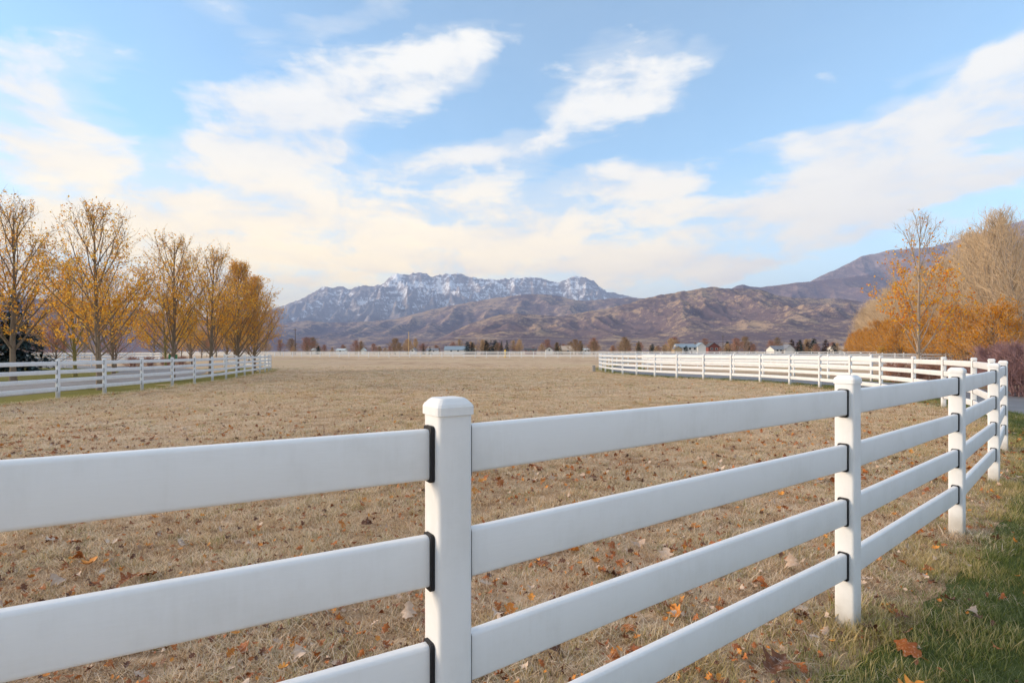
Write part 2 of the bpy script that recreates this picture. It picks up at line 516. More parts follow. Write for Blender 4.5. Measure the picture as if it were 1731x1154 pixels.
# inside strip of greener grass along the far bend of the fence
vs, qs = strip(inner_fine[60:], -0.45, 1.9, 0.004, 0.35, 31, (-0.5, 1.0))
v3 = link('verge', mesh_np('verge_inner', vs, qs, True), mat=M['verge']); tag(v3, 'olive green strip of grass at the foot of the curving fence', kind='structure')
left_fine = catmull(LEFT, 0.6)
vs, qs = strip(left_fine, -3.6, 0.55, 0.004, 0.4, 41)
v4 = link('verge', mesh_np('verge_left', vs, qs, True), mat=M['verge']); tag(v4, 'olive verge below the fence of the tree lined drive', kind='structure')
LD = catmull([(-21.9, 4), (-21.8, 14), (-21.8, 22), (-22.9, 31), (-25.0, 38), (-28.0, 45), (-33.0, 52), (-41, 57.5), (-54, 61), (-78, 63)], 0.8)
vs, qs = strip(LD, -3.1, 3.1, 0.012, 0.08, 51)
drive2 = link('driveway', mesh_np('driveway_left', vs, qs, True), mat=M['asphalt']); tag(drive2, 'grey asphalt drive running between the rows of golden trees', kind='structure')
vs, qs = strip(LD, -12.0, -3.0, 0.007, 0.5, 61)
v5 = link('lawn', mesh_np('lawn', vs, qs, True), mat=M['verge']); tag(v5, 'mown green lawn beyond the tree lined drive', kind='structure')


# ------------------------------------------------------------------ mountains
def px_profile(pts, D):
    """photo skyline (pixel) turned into metres for a ridge standing D metres away"""
    p = np.array(pts, float)
    return (p[:, 0] - 865.5) / 950 * D, (595 - p[:, 1]) / 950 * D + CAM_H


def mountain(name, label, pts, D, depth, nx, ny, material, seed, carve, fx, fy, toe=0.0, power=1.15, jag=0.012, back=0.35, snow=False, meander=0.12):
    hx, hz = px_profile(pts, D)
    X = np.linspace(hx[0], hx[-1], nx)
    H = np.interp(X, hx, hz)
    T = np.concatenate([np.linspace(0, 1, ny), 1 + np.linspace(0, 1, max(6, ny // 6))[1:] * back])
    XX, TT = np.meshgrid(X, T)
    YY = D - depth * (1 - TT)
    yoff = meander * depth * fbm(XX / (depth * 0.9), XX * 0 + seed * 0.7, 3, seed)
    HH = np.broadcast_to(H, XX.shape)
    s = np.where(TT <= 1, np.clip(TT, 0, 1) ** power, 1 - (TT - 1) / back * 0.6)
    # spurs and gullies running downhill
    u = XX * fx + 0.55 * fbm(XX * fx * 0.6, YY * fy * 0.9, 3, seed + 11); v = YY * fy
    rg = ridged(u, v, 6, seed, 0.52)
    w = np.clip(TT, 0, 1) ** 0.5 * np.clip((1.0 - np.clip(TT, 0, 1)) * 2.6, 0, 1) ** 0.6
    carv = (1 - rg)
    Z = HH * s * (1 - carve * carv * w)
    Z = Z + HH * jag * fbm(XX * fx * 6, YY * fy * 10, 4, seed + 5) * np.clip(TT * 1.5, 0, 1)
    Z = np.where(TT < 0.02, -12, Z) + toe
    xyz = np.stack([XX, YY + yoff * w, Z], -1).reshape(-1, 3)
    i = np.arange(XX.size).reshape(XX.shape)
    qd = np.stack([i[:-1, :-1], i[:-1, 1:], i[1:, 1:], i[1:, :-1]], -1).reshape(-1, 4)
    me = mesh_np(name, xyz, qd, True)
    attr(me, 'gully', np.clip(carv * w, 0, 1).ravel())
    attr(me, 'high', np.clip(Z / max(hz), 0, 1).ravel())
    o = link(name, me, mat=material); tag(o, label, kind='structure')
    return o


def hill_mat(name, tan, brush, dark, sc, cover, warm=0.0):
    m, t, b = mat(name)
    pos = t.new('ShaderNodeNewGeometry').outputs['Position']
    gul = t.new('ShaderNodeAttribute', attribute_name='gully').outputs['Fac']
    p2 = t.vm('MULTIPLY', pos, (1, 1, 1.6))
    n1 = t.noise(p2, sc, 5, 0.6, 0.4); n2 = t.noise(p2, sc * 6, 6, 0.7, 0.3); n3 = t.noise(p2, sc * 30, 3, 0.7)
    f = t.m('ADD', t.m('MULTIPLY', n1, 1.0), t.m('ADD', t.m('MULTIPLY', t.m('SUBTRACT', n2, 0.5), 1.7), t.m('MULTIPLY', gul, 0.45)))
    f = t.m('ADD', f, t.m('MULTIPLY', t.m('SUBTRACT', n3, 0.5), 0.9))
    k = t.m('MULTIPLY_ADD', t.smooth(f, cover - 0.17, cover + 0.13), 0.92, 0.08)
    c = t.mix(t.smooth(n3, 0.3, 0.7), brush, dark)
    c = t.mix(k, tan, c)
    t.put(b.inputs['Base Color'], c)
    b.inputs['Roughness'].default_value = 1.0; b.inputs['Specular IOR Level'].default_value = 0.0
    return m


# snowy limestone
m, t, b = mat('snowy_rock')
geo = t.new('ShaderNodeNewGeometry'); pos = geo.outputs['Position']
gul = t.new('ShaderNodeAttribute', attribute_name='gully').outputs['Fac']
hi = t.new('ShaderNodeAttribute', attribute_name='high').outputs['Fac']
_, _, nz = t.xyz(geo.outputs['Normal']); px_, py_, pz_ = t.xyz(pos)
n1 = t.noise(pos, 0.0022, 6, 0.66, 0.5); n2 = t.noise(pos, 0.011, 6, 0.75, 0.4)
tilt = t.m('ADD', pz_, t.m('MULTIPLY', px_, 0.03))
strata = t.noise(t.comb(t.m('MULTIPLY', px_, 0.0009), t.m('MULTIPLY', py_, 0.0006), t.m('MULTIPLY', tilt, 0.016)), 1.0, 4, 0.6)
rock = t.ramp(t.m('ADD', t.m('MULTIPLY', n2, 0.6), t.m('MULTIPLY', strata, 0.5)), [(0.3, (0.15, 0.135, 0.14)), (0.55, (0.26, 0.23, 0.225)), (0.8, (0.38, 0.34, 0.32))])
sn = t.m('ADD', t.m('MULTIPLY', n1, 0.8), t.m('MULTIPLY', t.m('SUBTRACT', n2, 0.5), 1.1))
sn = t.m('ADD', sn, t.m('MULTIPLY', gul, 0.42)); sn = t.m('ADD', sn, t.m('MULTIPLY', t.m('SUBTRACT', strata, 0.5), 0.42))
sn = t.m('ADD', sn, t.m('MULTIPLY', t.m('SUBTRACT', hi, 0.55), 0.55))
snow = t.smooth(sn, 0.58, 0.70)
low_ = t.smooth(t.m('ADD', hi, t.m('MULTIPLY', t.m('SUBTRACT', n1, 0.5), 0.5)), 0.18, 0.40)
c = t.mix(low_, (0.145, 0.105, 0.105), rock)
c = t.mix(t.m('MULTIPLY', snow, low_), c, (0.80, 0.82, 0.86))
t.put(b.inputs['Base Color'], c); b.inputs['Roughness'].default_value = 0.95; b.inputs['Specular IOR Level'].default_value = 0.05
M['snowrock'] = m
M['hill_near'] = hill_mat('hill_near', (0.37, 0.27, 0.19), (0.165, 0.12, 0.13), (0.115, 0.09, 0.102), 0.0034, 0.53)
M['hill_mid'] = hill_mat('hill_mid', (0.37, 0.27, 0.20), (0.15, 0.112, 0.125), (0.11, 0.088, 0.102), 0.0016, 0.56)
M['hill_right'] = hill_mat('hill_right', (0.27, 0.20, 0.185), (0.18, 0.13, 0.145), (0.14, 0.108, 0.125), 0.0014, 0.45)
M['peak_right'] = hill_mat('peak_right', (0.30, 0.22, 0.20), (0.17, 0.12, 0.12), (0.13, 0.095, 0.10), 0.0011, 0.55)

TIMP = [(-150, 560), (100, 545), (300, 540), (400, 535), (455, 525), (468, 519.5), (490, 512), (508, 506), (520, 499), (533, 493), (541, 487), (554, 484), (562, 487), (572, 485), (581, 485), (590, 490.5),
        (600, 484), (616, 483), (630, 484.5), (640, 481), (649, 479.5), (656, 470), (665, 463.5), (676, 463), (688, 466), (697, 461.5), (707, 460), (715, 461), (722, 463), (730, 468), (738, 464.5), (748, 464),
        (765, 462.5), (779, 461.5), (786, 465), (791, 468), (806, 469), (822, 472), (840, 473), (856, 471), (878, 470), (893, 468.5), (909, 468), (922, 472), (936, 477), (945, 477), (952, 474), (961, 470),
        (970, 467.5), (980, 467), (989, 468), (998, 472), (1008, 478), (1018, 488), (1027, 493), (1042, 496), (1058, 499), (1075, 503), (1090, 507), (1130, 520), (1250, 545), (1500, 560)]
mountain('mountain', 'snow streaked limestone massif on the horizon', TIMP, 14500, 5200, 900, 170, M['snowrock'], 3, 0.66, 1 / 620, 1 / 1500, power=0.95, jag=0.026)
MID = [(-300, 540), (300, 548), (430, 550), (463, 548), (516, 542), (560, 545), (592, 545), (630, 543), (669, 539), (700, 531), (726, 524), (755, 518), (783, 513), (821, 506), (859, 500.5), (897, 497.5), (915, 497),
       (936, 498.5), (952, 502), (966, 506), (989, 509), (1012, 506), (1035, 504), (1062, 503), (1088, 505), (1120, 512), (1200, 530), (1400, 560)]
mountain('hill', 'lilac foothills with tan spurs below the snowy massif', MID, 8200, 4300, 560, 120, M['hill_mid'], 14, 0.62, 1 / 700, 1 / 2600, power=1.15, jag=0.02)
NEARH = [(640, 590), (700, 584), (730, 577), (757, 565), (783, 552), (802, 545), (821, 539), (836, 534), (852, 531), (875, 530), (897, 531), (920, 533), (943, 534.5), (970, 531), (993, 526.5), (1015, 523), (1035, 519.5), (1062, 513),
         (1088, 505), (1110, 499.5), (1130, 496.5), (1150, 493), (1176, 489), (1195, 486), (1208, 484.5), (1218, 486.5), (1226, 488), (1240, 488), (1254, 487), (1272, 488), (1286, 490), (1300, 494), (1312, 499), (1341, 503.5),
         (1384, 504.5), (1410, 504), (1430, 506), (1450, 509), (1471, 514), (1520, 528), (1600, 545), (1750, 560), (2000, 575)]
mountain('hill', 'near brush covered hill with tan clearings behind the houses', NEARH, 4300, 2500, 700, 150, M['hill_near'], 27, 0.60, 1 / 420, 1 / 1300, power=0.95, jag=0.022)
RR = [(1150, 540), (1200, 500), (1235, 489), (1246, 483), (1256, 481), (1268, 484), (1286, 485.5), (1305, 483), (1327, 480.5), (1350, 477.5), (1370, 476), (1395, 473), (1423, 470.5), (1450, 466), (1467, 464.5), (1488, 468), (1520, 476), (1560, 480), (1650, 470), (1800, 462), (2100, 470)]
mountain('hill', 'smooth purple ridge below the right hand mountain', RR, 7600, 2600, 380, 90, M['hill_right'], 33, 0.45, 1 / 900, 1 / 1800, power=1.0, jag=0.012)
RP = [(1250, 560), (1330, 500), (1376, 472), (1395, 463), (1413, 455.5), (1428, 448), (1442, 441), (1457, 433), (1471, 430.5), (1488, 427), (1506, 422), (1530, 421), (1562, 418.5), (1580, 416), (1597, 411.5), (1612, 408), (1627, 403), (1650, 396), (1675, 388), (1700, 381), (1722, 375), (1760, 366), (1850, 362), (2000, 380), (2200, 420)]
mountain('mountain', 'tall purple mountain rising behind the poplars', RP, 10500, 3600, 460, 120, M['peak_right'], 41, 0.5, 1 / 800, 1 / 2000, power=1.0, jag=0.010)
LH = [(-700, 480), (-300, 496), (-100, 500), (20, 502), (80, 506), (140, 510), (200, 518), (260, 527), (320, 537), (380, 548), (430, 558), (470, 566), (520, 580), (560, 592)]
mountain('hill', 'dusky hill behind the golden trees', LH, 5200, 2200, 260, 70, M['hill_right'], 52, 0.5, 1 / 600, 1 / 1500, power=1.0, jag=0.015)


# ------------------------------------------------------------------ haze
def haze_box(density):
    mb = MB(); mb.box(-30000, 30000, -6000, 26000, -15, 2450)
    m = bpy.data.materials.new('air'); m.use_nodes = True
    nt = m.node_tree; nt.nodes.clear()
    o = nt.nodes.new('ShaderNodeOutputMaterial'); v = nt.nodes.new('ShaderNodeVolumePrincipled')
    v.inputs['Color'].default_value = (0.47, 0.62, 1.0, 1); v.inputs['Density'].default_value = density
    v.inputs['Anisotropy'].default_value = 0.0
    nt.links.new(v.outputs[0], o.inputs['Volume'])
    h = link('haze', mb.mesh('haze'), mat=m); tag(h, 'pale blue valley haze between fields and mountains', kind='stuff')


haze_box(5.4e-5)
# ================================================================== FENCES
def rsq(sx, sy, r, seg=3):
    """rounded rectangle outline, counter-clockwise"""
    out = []
    for cx, cy, a0 in ((sx / 2 - r, sy / 2 - r, 0), (-sx / 2 + r, sy / 2 - r, 90), (-sx / 2 + r, -sy / 2 + r, 180), (sx / 2 - r, -sy / 2 + r, 270)):
        for k in range(seg + 1):
            a = R(a0 + 90 * k / seg); out.append((cx + r * math.cos(a), cy + r * math.sin(a)))
    return np.array(out)


def loft(rings, name, smooth=True, material=None, caps=(True, True)):
    mb = MB(); n = len(rings[0]); v = np.concatenate(rings)
    i = np.arange(len(rings) - 1)[:, None] * n; j = np.arange(n)[None]; k = (j + 1) % n
    mb.add(v, np.stack([i + j, i + k, i + n + k, i + n + j], -1).reshape(-1, 4),
           polys=([list(range(n))[::-1]] if caps[0] else []) + ([list(range((len(rings) - 1) * n, len(rings) * n))] if caps[1] else []))
    me = mb.mesh(name, False, [material])
    if smooth:
        me.set_sharp_from_angle(angle=R(35))
        me.polygons.foreach_set('use_smooth', np.ones(len(me.polygons), bool))
    return me


def ring(s, r, z, seg=3):
    o = rsq(s, s, r, seg); return np.column_stack([o, np.full(len(o), z)])


POST_H = 1.40; PW = 0.105
post_me = loft([ring(PW, .016, -0.12), ring(PW, .016, 1.36)], 'post', True, M['vinyl'])
cap_me = loft([ring(.116, .018, 1.352), ring(.116, .018, 1.374), ring(.109, .018, 1.382), ring(.086, .014, 1.394), ring(.074, .012, 1.398)], 'cap', False, M['vinyl'])
ro = rsq(.040, .140, .011, 3)
rail_me = loft([np.column_stack([np.full(len(ro), x), ro[:, 0], ro[:, 1]]) for x in (0.0, 1.0)], 'rail', True, M['vinyl'])
bo = rsq(.056, .156, .010, 2)
bracket_me = loft([np.column_stack([np.full(len(bo), x), bo[:, 0], bo[:, 1]]) for x in (0.0, .014)], 'bracket', False, M['rubber'])
RAIL_Z = (1.244, 0.944, 0.644, 0.344)


def fence(label, pts, brackets=0, rails=RAIL_Z, long_from=10 ** 6, caps=10 ** 6, group='white vinyl rail fences', h=1.0):
    pts = [Vector((p[0], p[1], G(p[0], p[1]))) for p in pts]
    root = empty('rail_fence', pts[0]); tag(root, label, 'fence', group)
    o0 = pts[0]
    dirs = [(pts[i + 1] - pts[i]) for i in range(len(pts) - 1)]
    ang = [math.atan2(d.y, d.x) for d in dirs]
    rnd = random.Random(len(pts))
    for i, p in enumerate(pts):
        a0 = ang[max(0, i - 1)]; a1 = ang[min(i, len(ang) - 1)]
        dlt = (a1 - a0 + math.pi) % (2 * math.pi) - math.pi
        a = a0 + dlt / 2
        po = link('post', post_me, root); po.location = p - o0
        po.rotation_euler = (R(rnd.uniform(-.35, .35)), R(rnd.uniform(-.35, .35)), a)
        po.scale = (1, 1, h)
        if i < caps: link('cap', cap_me, po)
        if i < brackets:
            for side, aa in ((-1, a0 + math.pi), (1, a1)):
                if (side < 0 and i == 0): continue
                for z in rails:
                    b = link('bracket', bracket_me, po)
                    ra = aa - a
                    dist = (PW / 2 - .004) / max(abs(math.cos(ra)), .7)
                    b.location = (math.cos(ra) * dist, math.sin(ra) * dist, z); b.rotation_euler = (0, 0, ra)
    i = 0
    while i < len(pts) - 1:
        k = 2 if (i >= long_from and i + 2 < len(pts)) else 1
        d = pts[i + k] - pts[i]; L = d.length
        for z in rails:
            r = link('rail', rail_me, root)
            r.location = pts[i] - o0 + Vector((0, 0, z * h + rnd.uniform(-.003, .003))) + d.normalized() * .03
            r.rotation_euler = (0, -math.asin(d.z / L), math.atan2(d.y, d.x)); r.scale = (L - .06, 1, 1)
        i += k
    return root


def run_on(p, q, step):
    p = np.array(p); q = np.array(q); n = max(1, int(round(np.linalg.norm(q - p) / step)))
    return [tuple(p + (q - p) * k / n) for k in range(1, n + 1)]


fence('white four rail vinyl fence with black brackets sweeping from the foreground round the paddock',
      [tuple(p) for p in INNER] + run_on(INNER[-1], (24, 66.6), 2.44) + run_on((24, 66.6), (82, 64), 2.44), brackets=17, long_from=34)
OUTER = [(18.8, 29.4), (18.0, 32), (17.3, 34.5), (16.5, 36.9), (15.4, 39.0), (14.0, 40.9), (12.9, 43), (12.0, 45.2), (11.5, 47.6), (11.6, 50), (12.2, 52.3), (13.3, 54.5), (15, 56.3), (17, 57.6), (19.3, 58.4)]
fence('white rail fence along the far side of the curving driveway, behind the paddock fence', OUTER + run_on(OUTER[-1], (76, 55), 2.44), long_from=14)
fence('white rail fence in front of the golden trees, beside the drive', [tuple(p) for p in LEFT], brackets=8)
fence('white rail fence beyond the drive, beside the blue spruce', run_on((-64, 46.5), (-50, 51.6), 2.44) + [(-47.8, 52.7), (-46.0, 54.3), (-44.7, 56.3), (-43.8, 58.5)] + run_on((-43.8, 58.5), (-42.2, 66), 2.44) + [(-42.6, 68.3), (-44, 70.2), (-46, 71.4), (-48.4, 72)] + run_on((-48.4, 72), (-90, 75), 2.44), long_from=16)
FARF = catmull([(-88, 149), (-58, 138), (0, 120), (35, 109), (75, 98), (125, 92)], 2.62)
fence('long low white fence closing the far side of the pasture', [tuple(p) for p in FARF], long_from=0, caps=0)


# ================================================================== TREES
def unit(v): return v / (np.linalg.norm(v) + 1e-9)


def bend_path(start, d, L, n, up, wob, rs):
    pts = [np.array(start, float)]; d = unit(np.array(d, float))
    for k in range(n):
        d = unit(d + np.array([0, 0, up / n]) + rs.normal(0, wob, 3) / n ** 0.5)
        pts.append(pts[-1] + d * L / n)
    return np.array(pts)


def side_dir(d, tilt, a):
    ref = np.array([0, 0, 1.0]) if abs(d[2]) < .95 else np.array([1.0, 0, 0])
    u = unit(np.cross(d, ref)); w = np.cross(d, u)
    return unit(d * math.cos(tilt) + (u * math.cos(a) + w * math.sin(a)) * math.sin(tilt))


def at_path(p, s):
    x = s * (len(p) - 1); i = min(int(x), len(p) - 2); f = x - i
    return p[i] * (1 - f) + p[i + 1] * f, unit(p[i + 1] - p[i])


def leaf_quads(P, size, rs, narrow=0.55, up=None):
    n = len(P)
    a = rs.normal(0, 1, (n, 3)); a[:, 2] -= 0.35
    if up is not None: a = a * 0.5 + np.array(up)
    a /= np.linalg.norm(a, axis=1, keepdims=True)
    b = np.cross(a, rs.normal(0, 1, (n, 3))); b /= np.linalg.norm(b, axis=1, keepdims=True)
    c = np.cross(a, b)
    s = size * rs.uniform(.6, 1.3, (n, 1))
    v = np.stack([P, P + a * s * .5 + b * s * narrow * .5 + c * s * .1, P + a * s, P + a * s * .5 - b * s * narrow * .5 + c * s * .1], 1)
    i = np.arange(n)[:, None] * 4
    return v.reshape(-1, 3), np.concatenate([i + np.array([[0, 1, 2]]), i + np.array([[0, 2, 3]])])


def grow(seed, H, clear=.18, nl=26, low_tilt=40, top_tilt=16, reach=.42, nsec=8, nter=4, r0=.10, up=.45, leaves=3000, leaf=.085, leaf_bias=0.6,
         twig_r=.006, stems=1, narrow=.6, jit=.06, sec_tilt=34, lean=0.0, limb_min=.35, dens_top=0.25, low_bias=1.15):
    rs = np.random.default_rng(seed)
    tr, br, tw = MB(), MB(), MB(); spots = []; wts = []
    leaders = []
    for s in range(stems):
        a = 2 * math.pi * s / max(stems, 1) + rs.uniform(0, 1)
        lt = 0.0 if stems == 1 else rs.uniform(.08, .28)
        d = np.array([math.cos(a) * lt + lean, math.sin(a) * lt, 1])
        L = H * (1.0 if stems == 1 else rs.uniform(.8, 1.0))
        p = bend_path((math.cos(a) * .12 * (stems > 1), math.sin(a) * .12 * (stems > 1), -.08), d, L + .08, 12, .15 if stems > 1 else .3, .05, rs)
        rad = (r0 / stems ** .5) * (1 - np.linspace(0, 1, 13)) ** .8 + .008
        rad[0] *= 1.35
        tr.tube(p, rad, 8 if stems == 1 else 6)
        leaders.append((p, rad))
    for i in range(nl):
        p, rad = leaders[i % stems]
        t = clear + (0.93 - clear) * ((i + rs.uniform(0, .9)) / nl) ** low_bias
        o, d0 = at_path(p, t)
        a = i * 2.39996 + rs.uniform(-.4, .4)
        tilt = R(low_tilt + (top_tilt - low_tilt) * t + rs.uniform(-6, 6))
        L = H * reach * (1.0 - (1 - limb_min) * max(0, t - .25) / .75) * rs.uniform(.8, 1.12)
        L = min(L, (H * 1.02 - o[2]) / max(math.cos(tilt * .7), .3))
        if L < .12: continue
        d = np.array([math.sin(tilt) * math.cos(a), math.sin(tilt) * math.sin(a), math.cos(tilt)])
        lp = bend_path(o, d, L, 7, up, .17, rs)
        rr = min(.32 * r0 / stems ** .3, .010 + .018 * r0 / .1 * L / (H * reach)) * (1 - np.linspace(0, 1, 8)) ** .7 + twig_r
        br.tube(lp, rr, 5, False)
        for j in range(nsec):
            s = .18 + .8 * (j + rs.uniform(0, 1)) / nsec
            o2, d2 = at_path(lp, min(s, .99))
            L2 = L * .42 * (1.15 - .65 * s) * rs.uniform(.7, 1.25) + .12
            sd = side_dir(d2, R(sec_tilt + rs.uniform(-10, 12)), rs.uniform(0, 6.28))
            sp = bend_path(o2, sd, L2, 4, up * .8, .14, rs)
            tw.tube(sp, np.linspace(twig_r * 1.5, twig_r * .7, 5), 3, False)
            wz = 1.0 - (1 - dens_top) * min(1, max(0, (o2[2] / H - .25) / .6)) ** leaf_bias
            for q in range(5): spots.append(sp[0] + (sp[-1] - sp[0]) * rs.uniform(.2, 1)); wts.append(wz)
            for k in range(nter):
                s3 = .2 + .8 * (k + rs.uniform(0, 1)) / nter
                o3, d3 = at_path(sp, min(s3, .99))
                td = side_dir(d3, R(sec_tilt + rs.uniform(-8, 14)), rs.uniform(0, 6.28))
                L3 = L2 * .5 * rs.uniform(.6, 1.2) + .08
                tp = bend_path(o3, td, L3, 2, up * .4, .12, rs)
                tw.tube(tp, np.linspace(twig_r * .95, twig_r * .45, 3), 3, False)
                for q in range(3): spots.append(o3 + (tp[-1] - o3) * rs.uniform(.1, 1.05)); wts.append(wz)
    crown = None
    if leaves:
        S = np.array(spots); W = np.array(wts); W = W * rs.gamma(1.1, 1, len(W)); W /= W.sum()
        pick = rs.choice(len(S), leaves, p=W)
        P = S[pick] + rs.normal(0, jit, (leaves, 3))
        crown = leaf_quads(P, leaf, rs, narrow)
    return tr, br, tw, crown


def tree_meshes(tag_, bark, twig, leafmat, **kw):
    tr, br, tw, crown = grow(**kw)
    out = {'trunk': tr.mesh(tag_ + '_trunk', True, [bark]), 'branches': br.mesh(tag_ + '_branches', True, [bark]), 'twigs': tw.mesh(tag_ + '_twigs', False, [twig])}
    if crown is not None:
        out['crown'] = mesh_np(tag_ + '_crown', crown[0], crown[1], False, [leafmat])
    return out


def plant(name, meshes, x, y, rz, sc, label, cat, group=None, only=None):
    root = empty(name, (x, y, G(x, y)), rz, sc)
    tag(root, label, cat, group)
    for k, me in meshes.items():
        link(k, me, root)
    return root


GOLD = [tree_meshes('gold%d' % i, M['bark_moss'] if i == 1 else M['bark'], M['twig_brown'], M['leaf_gold'], seed=100 + i, H=8.0, clear=.17, nl=30, low_tilt=50, top_tilt=18, reach=.47 + .02 * i, nsec=9, nter=4,
                    r0=.12, leaves=7000, leaf=.105, dens_top=.10, leaf_bias=.7, low_bias=1.55, lean=.02 * (i - 1)) for i in range(4)]
ROUND = [tree_meshes('amber%d' % i, M['bark'], M['twig_tan'], M['leaf_gold'], seed=130 + i, H=6.5, clear=.14, nl=44, low_tilt=48, top_tilt=12, reach=.48, nsec=9, nter=5, r0=.11, low_bias=1.4, leaves=9000, leaf=.09, leaf_bias=1.2, dens_top=.6, twig_r=.007, limb_min=.3) for i in range(2)]
GG = 'golden trees lining the drive'
LT = [(0, -28.4, 32.0, 10.6, 'golden tree at the left edge of the picture, in front of the blue spruce'),
      (1, -29.3, 37.7, 7.9, 'golden tree with mossy yellow green trunk beyond the drive'),
      (2, -17.95, 24.5, 8.3, 'tallest sparse golden tree just behind the left fence'),
      (3, -30.5, 43.0, 8.0, 'golden tree beyond the drive, next right of the tallest one'),
      (0, -18.95, 31.4, 8.4, 'broad golden tree beside the green box on a post'),
      (3, -20.4, 38.0, 8.8, 'slender golden tree, third in the row behind the left fence'),
      (1, -33.9, 55.0, 7.6, 'smaller golden tree beyond the drive, behind the green box'),
      (2, -35.3, 62.0, 6.6, 'thin golden tree far beyond the drive')]
for i, (k, x, y, h, lb) in enumerate(LT):
    plant('golden_tree', GOLD[k], x, y, i * 1.31 + .4, .93 * h / 8.0, lb, 'tree', GG)
plant('golden_tree', ROUND[0], -21.9, 44.8, .3, 8.3 / 6.5, 'amber tree second from the end of the left fence', 'tree', GG)
plant('golden_tree', ROUND[1], -21.75, 47.4, 1.9, 7.6 / 6.5, 'dense round amber tree at the end of the left fence', 'tree', GG)
plant('golden_tree', ROUND[0], -36.0, 71.0, 2.2, 1.05, 'amber tree standing far down the drive', 'tree', GG)
plant('golden_tree', ROUND[1], -36.5, 78.0, 4.2, .95, 'last amber tree down the drive', 'tree', GG)

CRAB = tree_meshes('crab', M['bark'], M['twig_red'], M['leaf_orange'], seed=151, H=4.2, clear=.16, nl=24, low_tilt=58, top_tilt=20, reach=.5, nsec=7, nter=4, r0=.07, leaves=1500, leaf=.07, up=.3, dens_top=.7)
plant('crabapple_tree', CRAB, -40.5, 50.0, .2, 1.0, 'small spreading tree with orange leaves beside the blue spruce', 'tree')
plant('crabapple_tree', CRAB, -35.6, 50.5, 2.1, .95, 'small spreading tree with reddish twigs between two golden trees', 'tree')

# bare and rusty trees behind the drive
BARE = [tree_meshes('bare%d' % i, M['bark'], (M['twig_red'], M['twig_tan'], M['twig_brown'])[i], None, seed=170 + i, H=8.0, clear=.1, nl=26, low_tilt=45, top_tilt=15, reach=.46, nsec=8, nter=5, r0=.15, leaves=0, twig_r=.024, up=.4) for i in range(3)]
RUST = tree_meshes('rust', M['bark'], M['twig_red'], M['leaf_rust'], seed=181, H=6.5, clear=.12, nl=26, low_tilt=50, top_tilt=18, reach=.48, nsec=7, nter=3, r0=.12, leaves=3200, leaf=.11, twig_r=.014, dens_top=.6)
rb = random.Random(5)
for k in range(34):
    y = rb.uniform(88, 165); x = -y * rb.uniform(.46, .98)
    if k % 3 == 0:
        plant('rusty_tree', RUST, x, y, rb.uniform(0, 6), rb.uniform(.7, 1.15), 'rust leaved tree in the belt behind the golden trees', 'tree', 'rust leaved trees behind the golden trees')
    else:
        plant('bare_tree', BARE[k % 3], x, y, rb.uniform(0, 6), rb.uniform(.6, 1.0), 'leafless tree in the belt behind the golden trees', 'tree', 'leafless trees behind the golden trees')


def conifer(seed, H, Rb, whorls, per, plates, droop=.25, clear=.04, shape=1.0, ps=.34):
    rs = np.random.default_rng(seed)
    tr = MB(); tr.tube(np.array([[0, 0, -.08], [0, 0, H * .5], [0, 0, H * .98]]), np.array([.03 * H * .5, .018 * H * .5, .01]), 6)
    P = []; A = []; S = []
    for w in range(whorls):
        t = (w + rs.uniform(0, .6)) / whorls
        z = H * (clear + (1 - clear) * t); r = Rb * (1 - t) ** shape + .04 * Rb
        for k in range(per):
            a = rs.uniform(0, 6.28); L = r * rs.uniform(.78, 1.08)
            for q in range(max(3, int(plates * (L / Rb) + 2))):
                s = rs.uniform(.15, 1.0)
                zz = z - droop * L * s * s + .12 * L * s
                P.append((math.cos(a) * L * s + rs.normal(0, .05 * Rb), math.sin(a) * L * s + rs.normal(0, .05 * Rb), zz + rs.normal(0, .03 * Rb)))
                A.append((math.cos(a + rs.normal(0, .6)), math.sin(a + rs.normal(0, .6)), -.25 + rs.normal(0, .25))); S.append(ps * Rb * rs.uniform(.5, 1.1) * (.5 + .5 * L / Rb))
    P = np.array(P); A = np.array(A); A /= np.linalg.norm(A, axis=1, keepdims=True); S = np.array(S)[:, None]
    B = np.cross(A, np.array([0, 0, 1.0])) ; B /= np.linalg.norm(B, axis=1, keepdims=True)
    n = len(P)
    v = np.stack([P - A * S * .3, P + B * S * .28 + A * S * .1, P + A * S, P - B * S * .28 + A * S * .1 + np.array([0, 0, 1]) * S * .08], 1).reshape(-1, 3)
    i = np.arange(n)[:, None] * 4
    return tr, v, np.concatenate([i + np.array([[0, 1, 2]]), i + np.array([[0, 2, 3]])])


def conifer_meshes(name, needle, **kw):
    tr, v, f = conifer(**kw)
    return {'trunk': tr.mesh(name + '_trunk', True, [M['bark']]), 'crown': mesh_np(name + '_crown', v, f, False, [needle])}


SPRUCE = conifer_meshes('spruce', M['needle'], seed=3, H=6.6, Rb=3.0, whorls=22, per=13, plates=34, droop=.30, ps=.16)
plant('blue_spruce', SPRUCE, -41.6, 47.0, .4, 1.06, 'dark blue spruce with drooping boughs at the left edge', 'tree')
CON = [conifer_meshes('con%d' % i, (M['needle'], M['needle_green'], M['needle_red'])[i], seed=20 + i, H=6.0, Rb=(2.1, 1.5, 2.0)[i], whorls=16, per=9, plates=10, shape=(.55, .9, .6)[i], ps=.4) for i in range(3)]

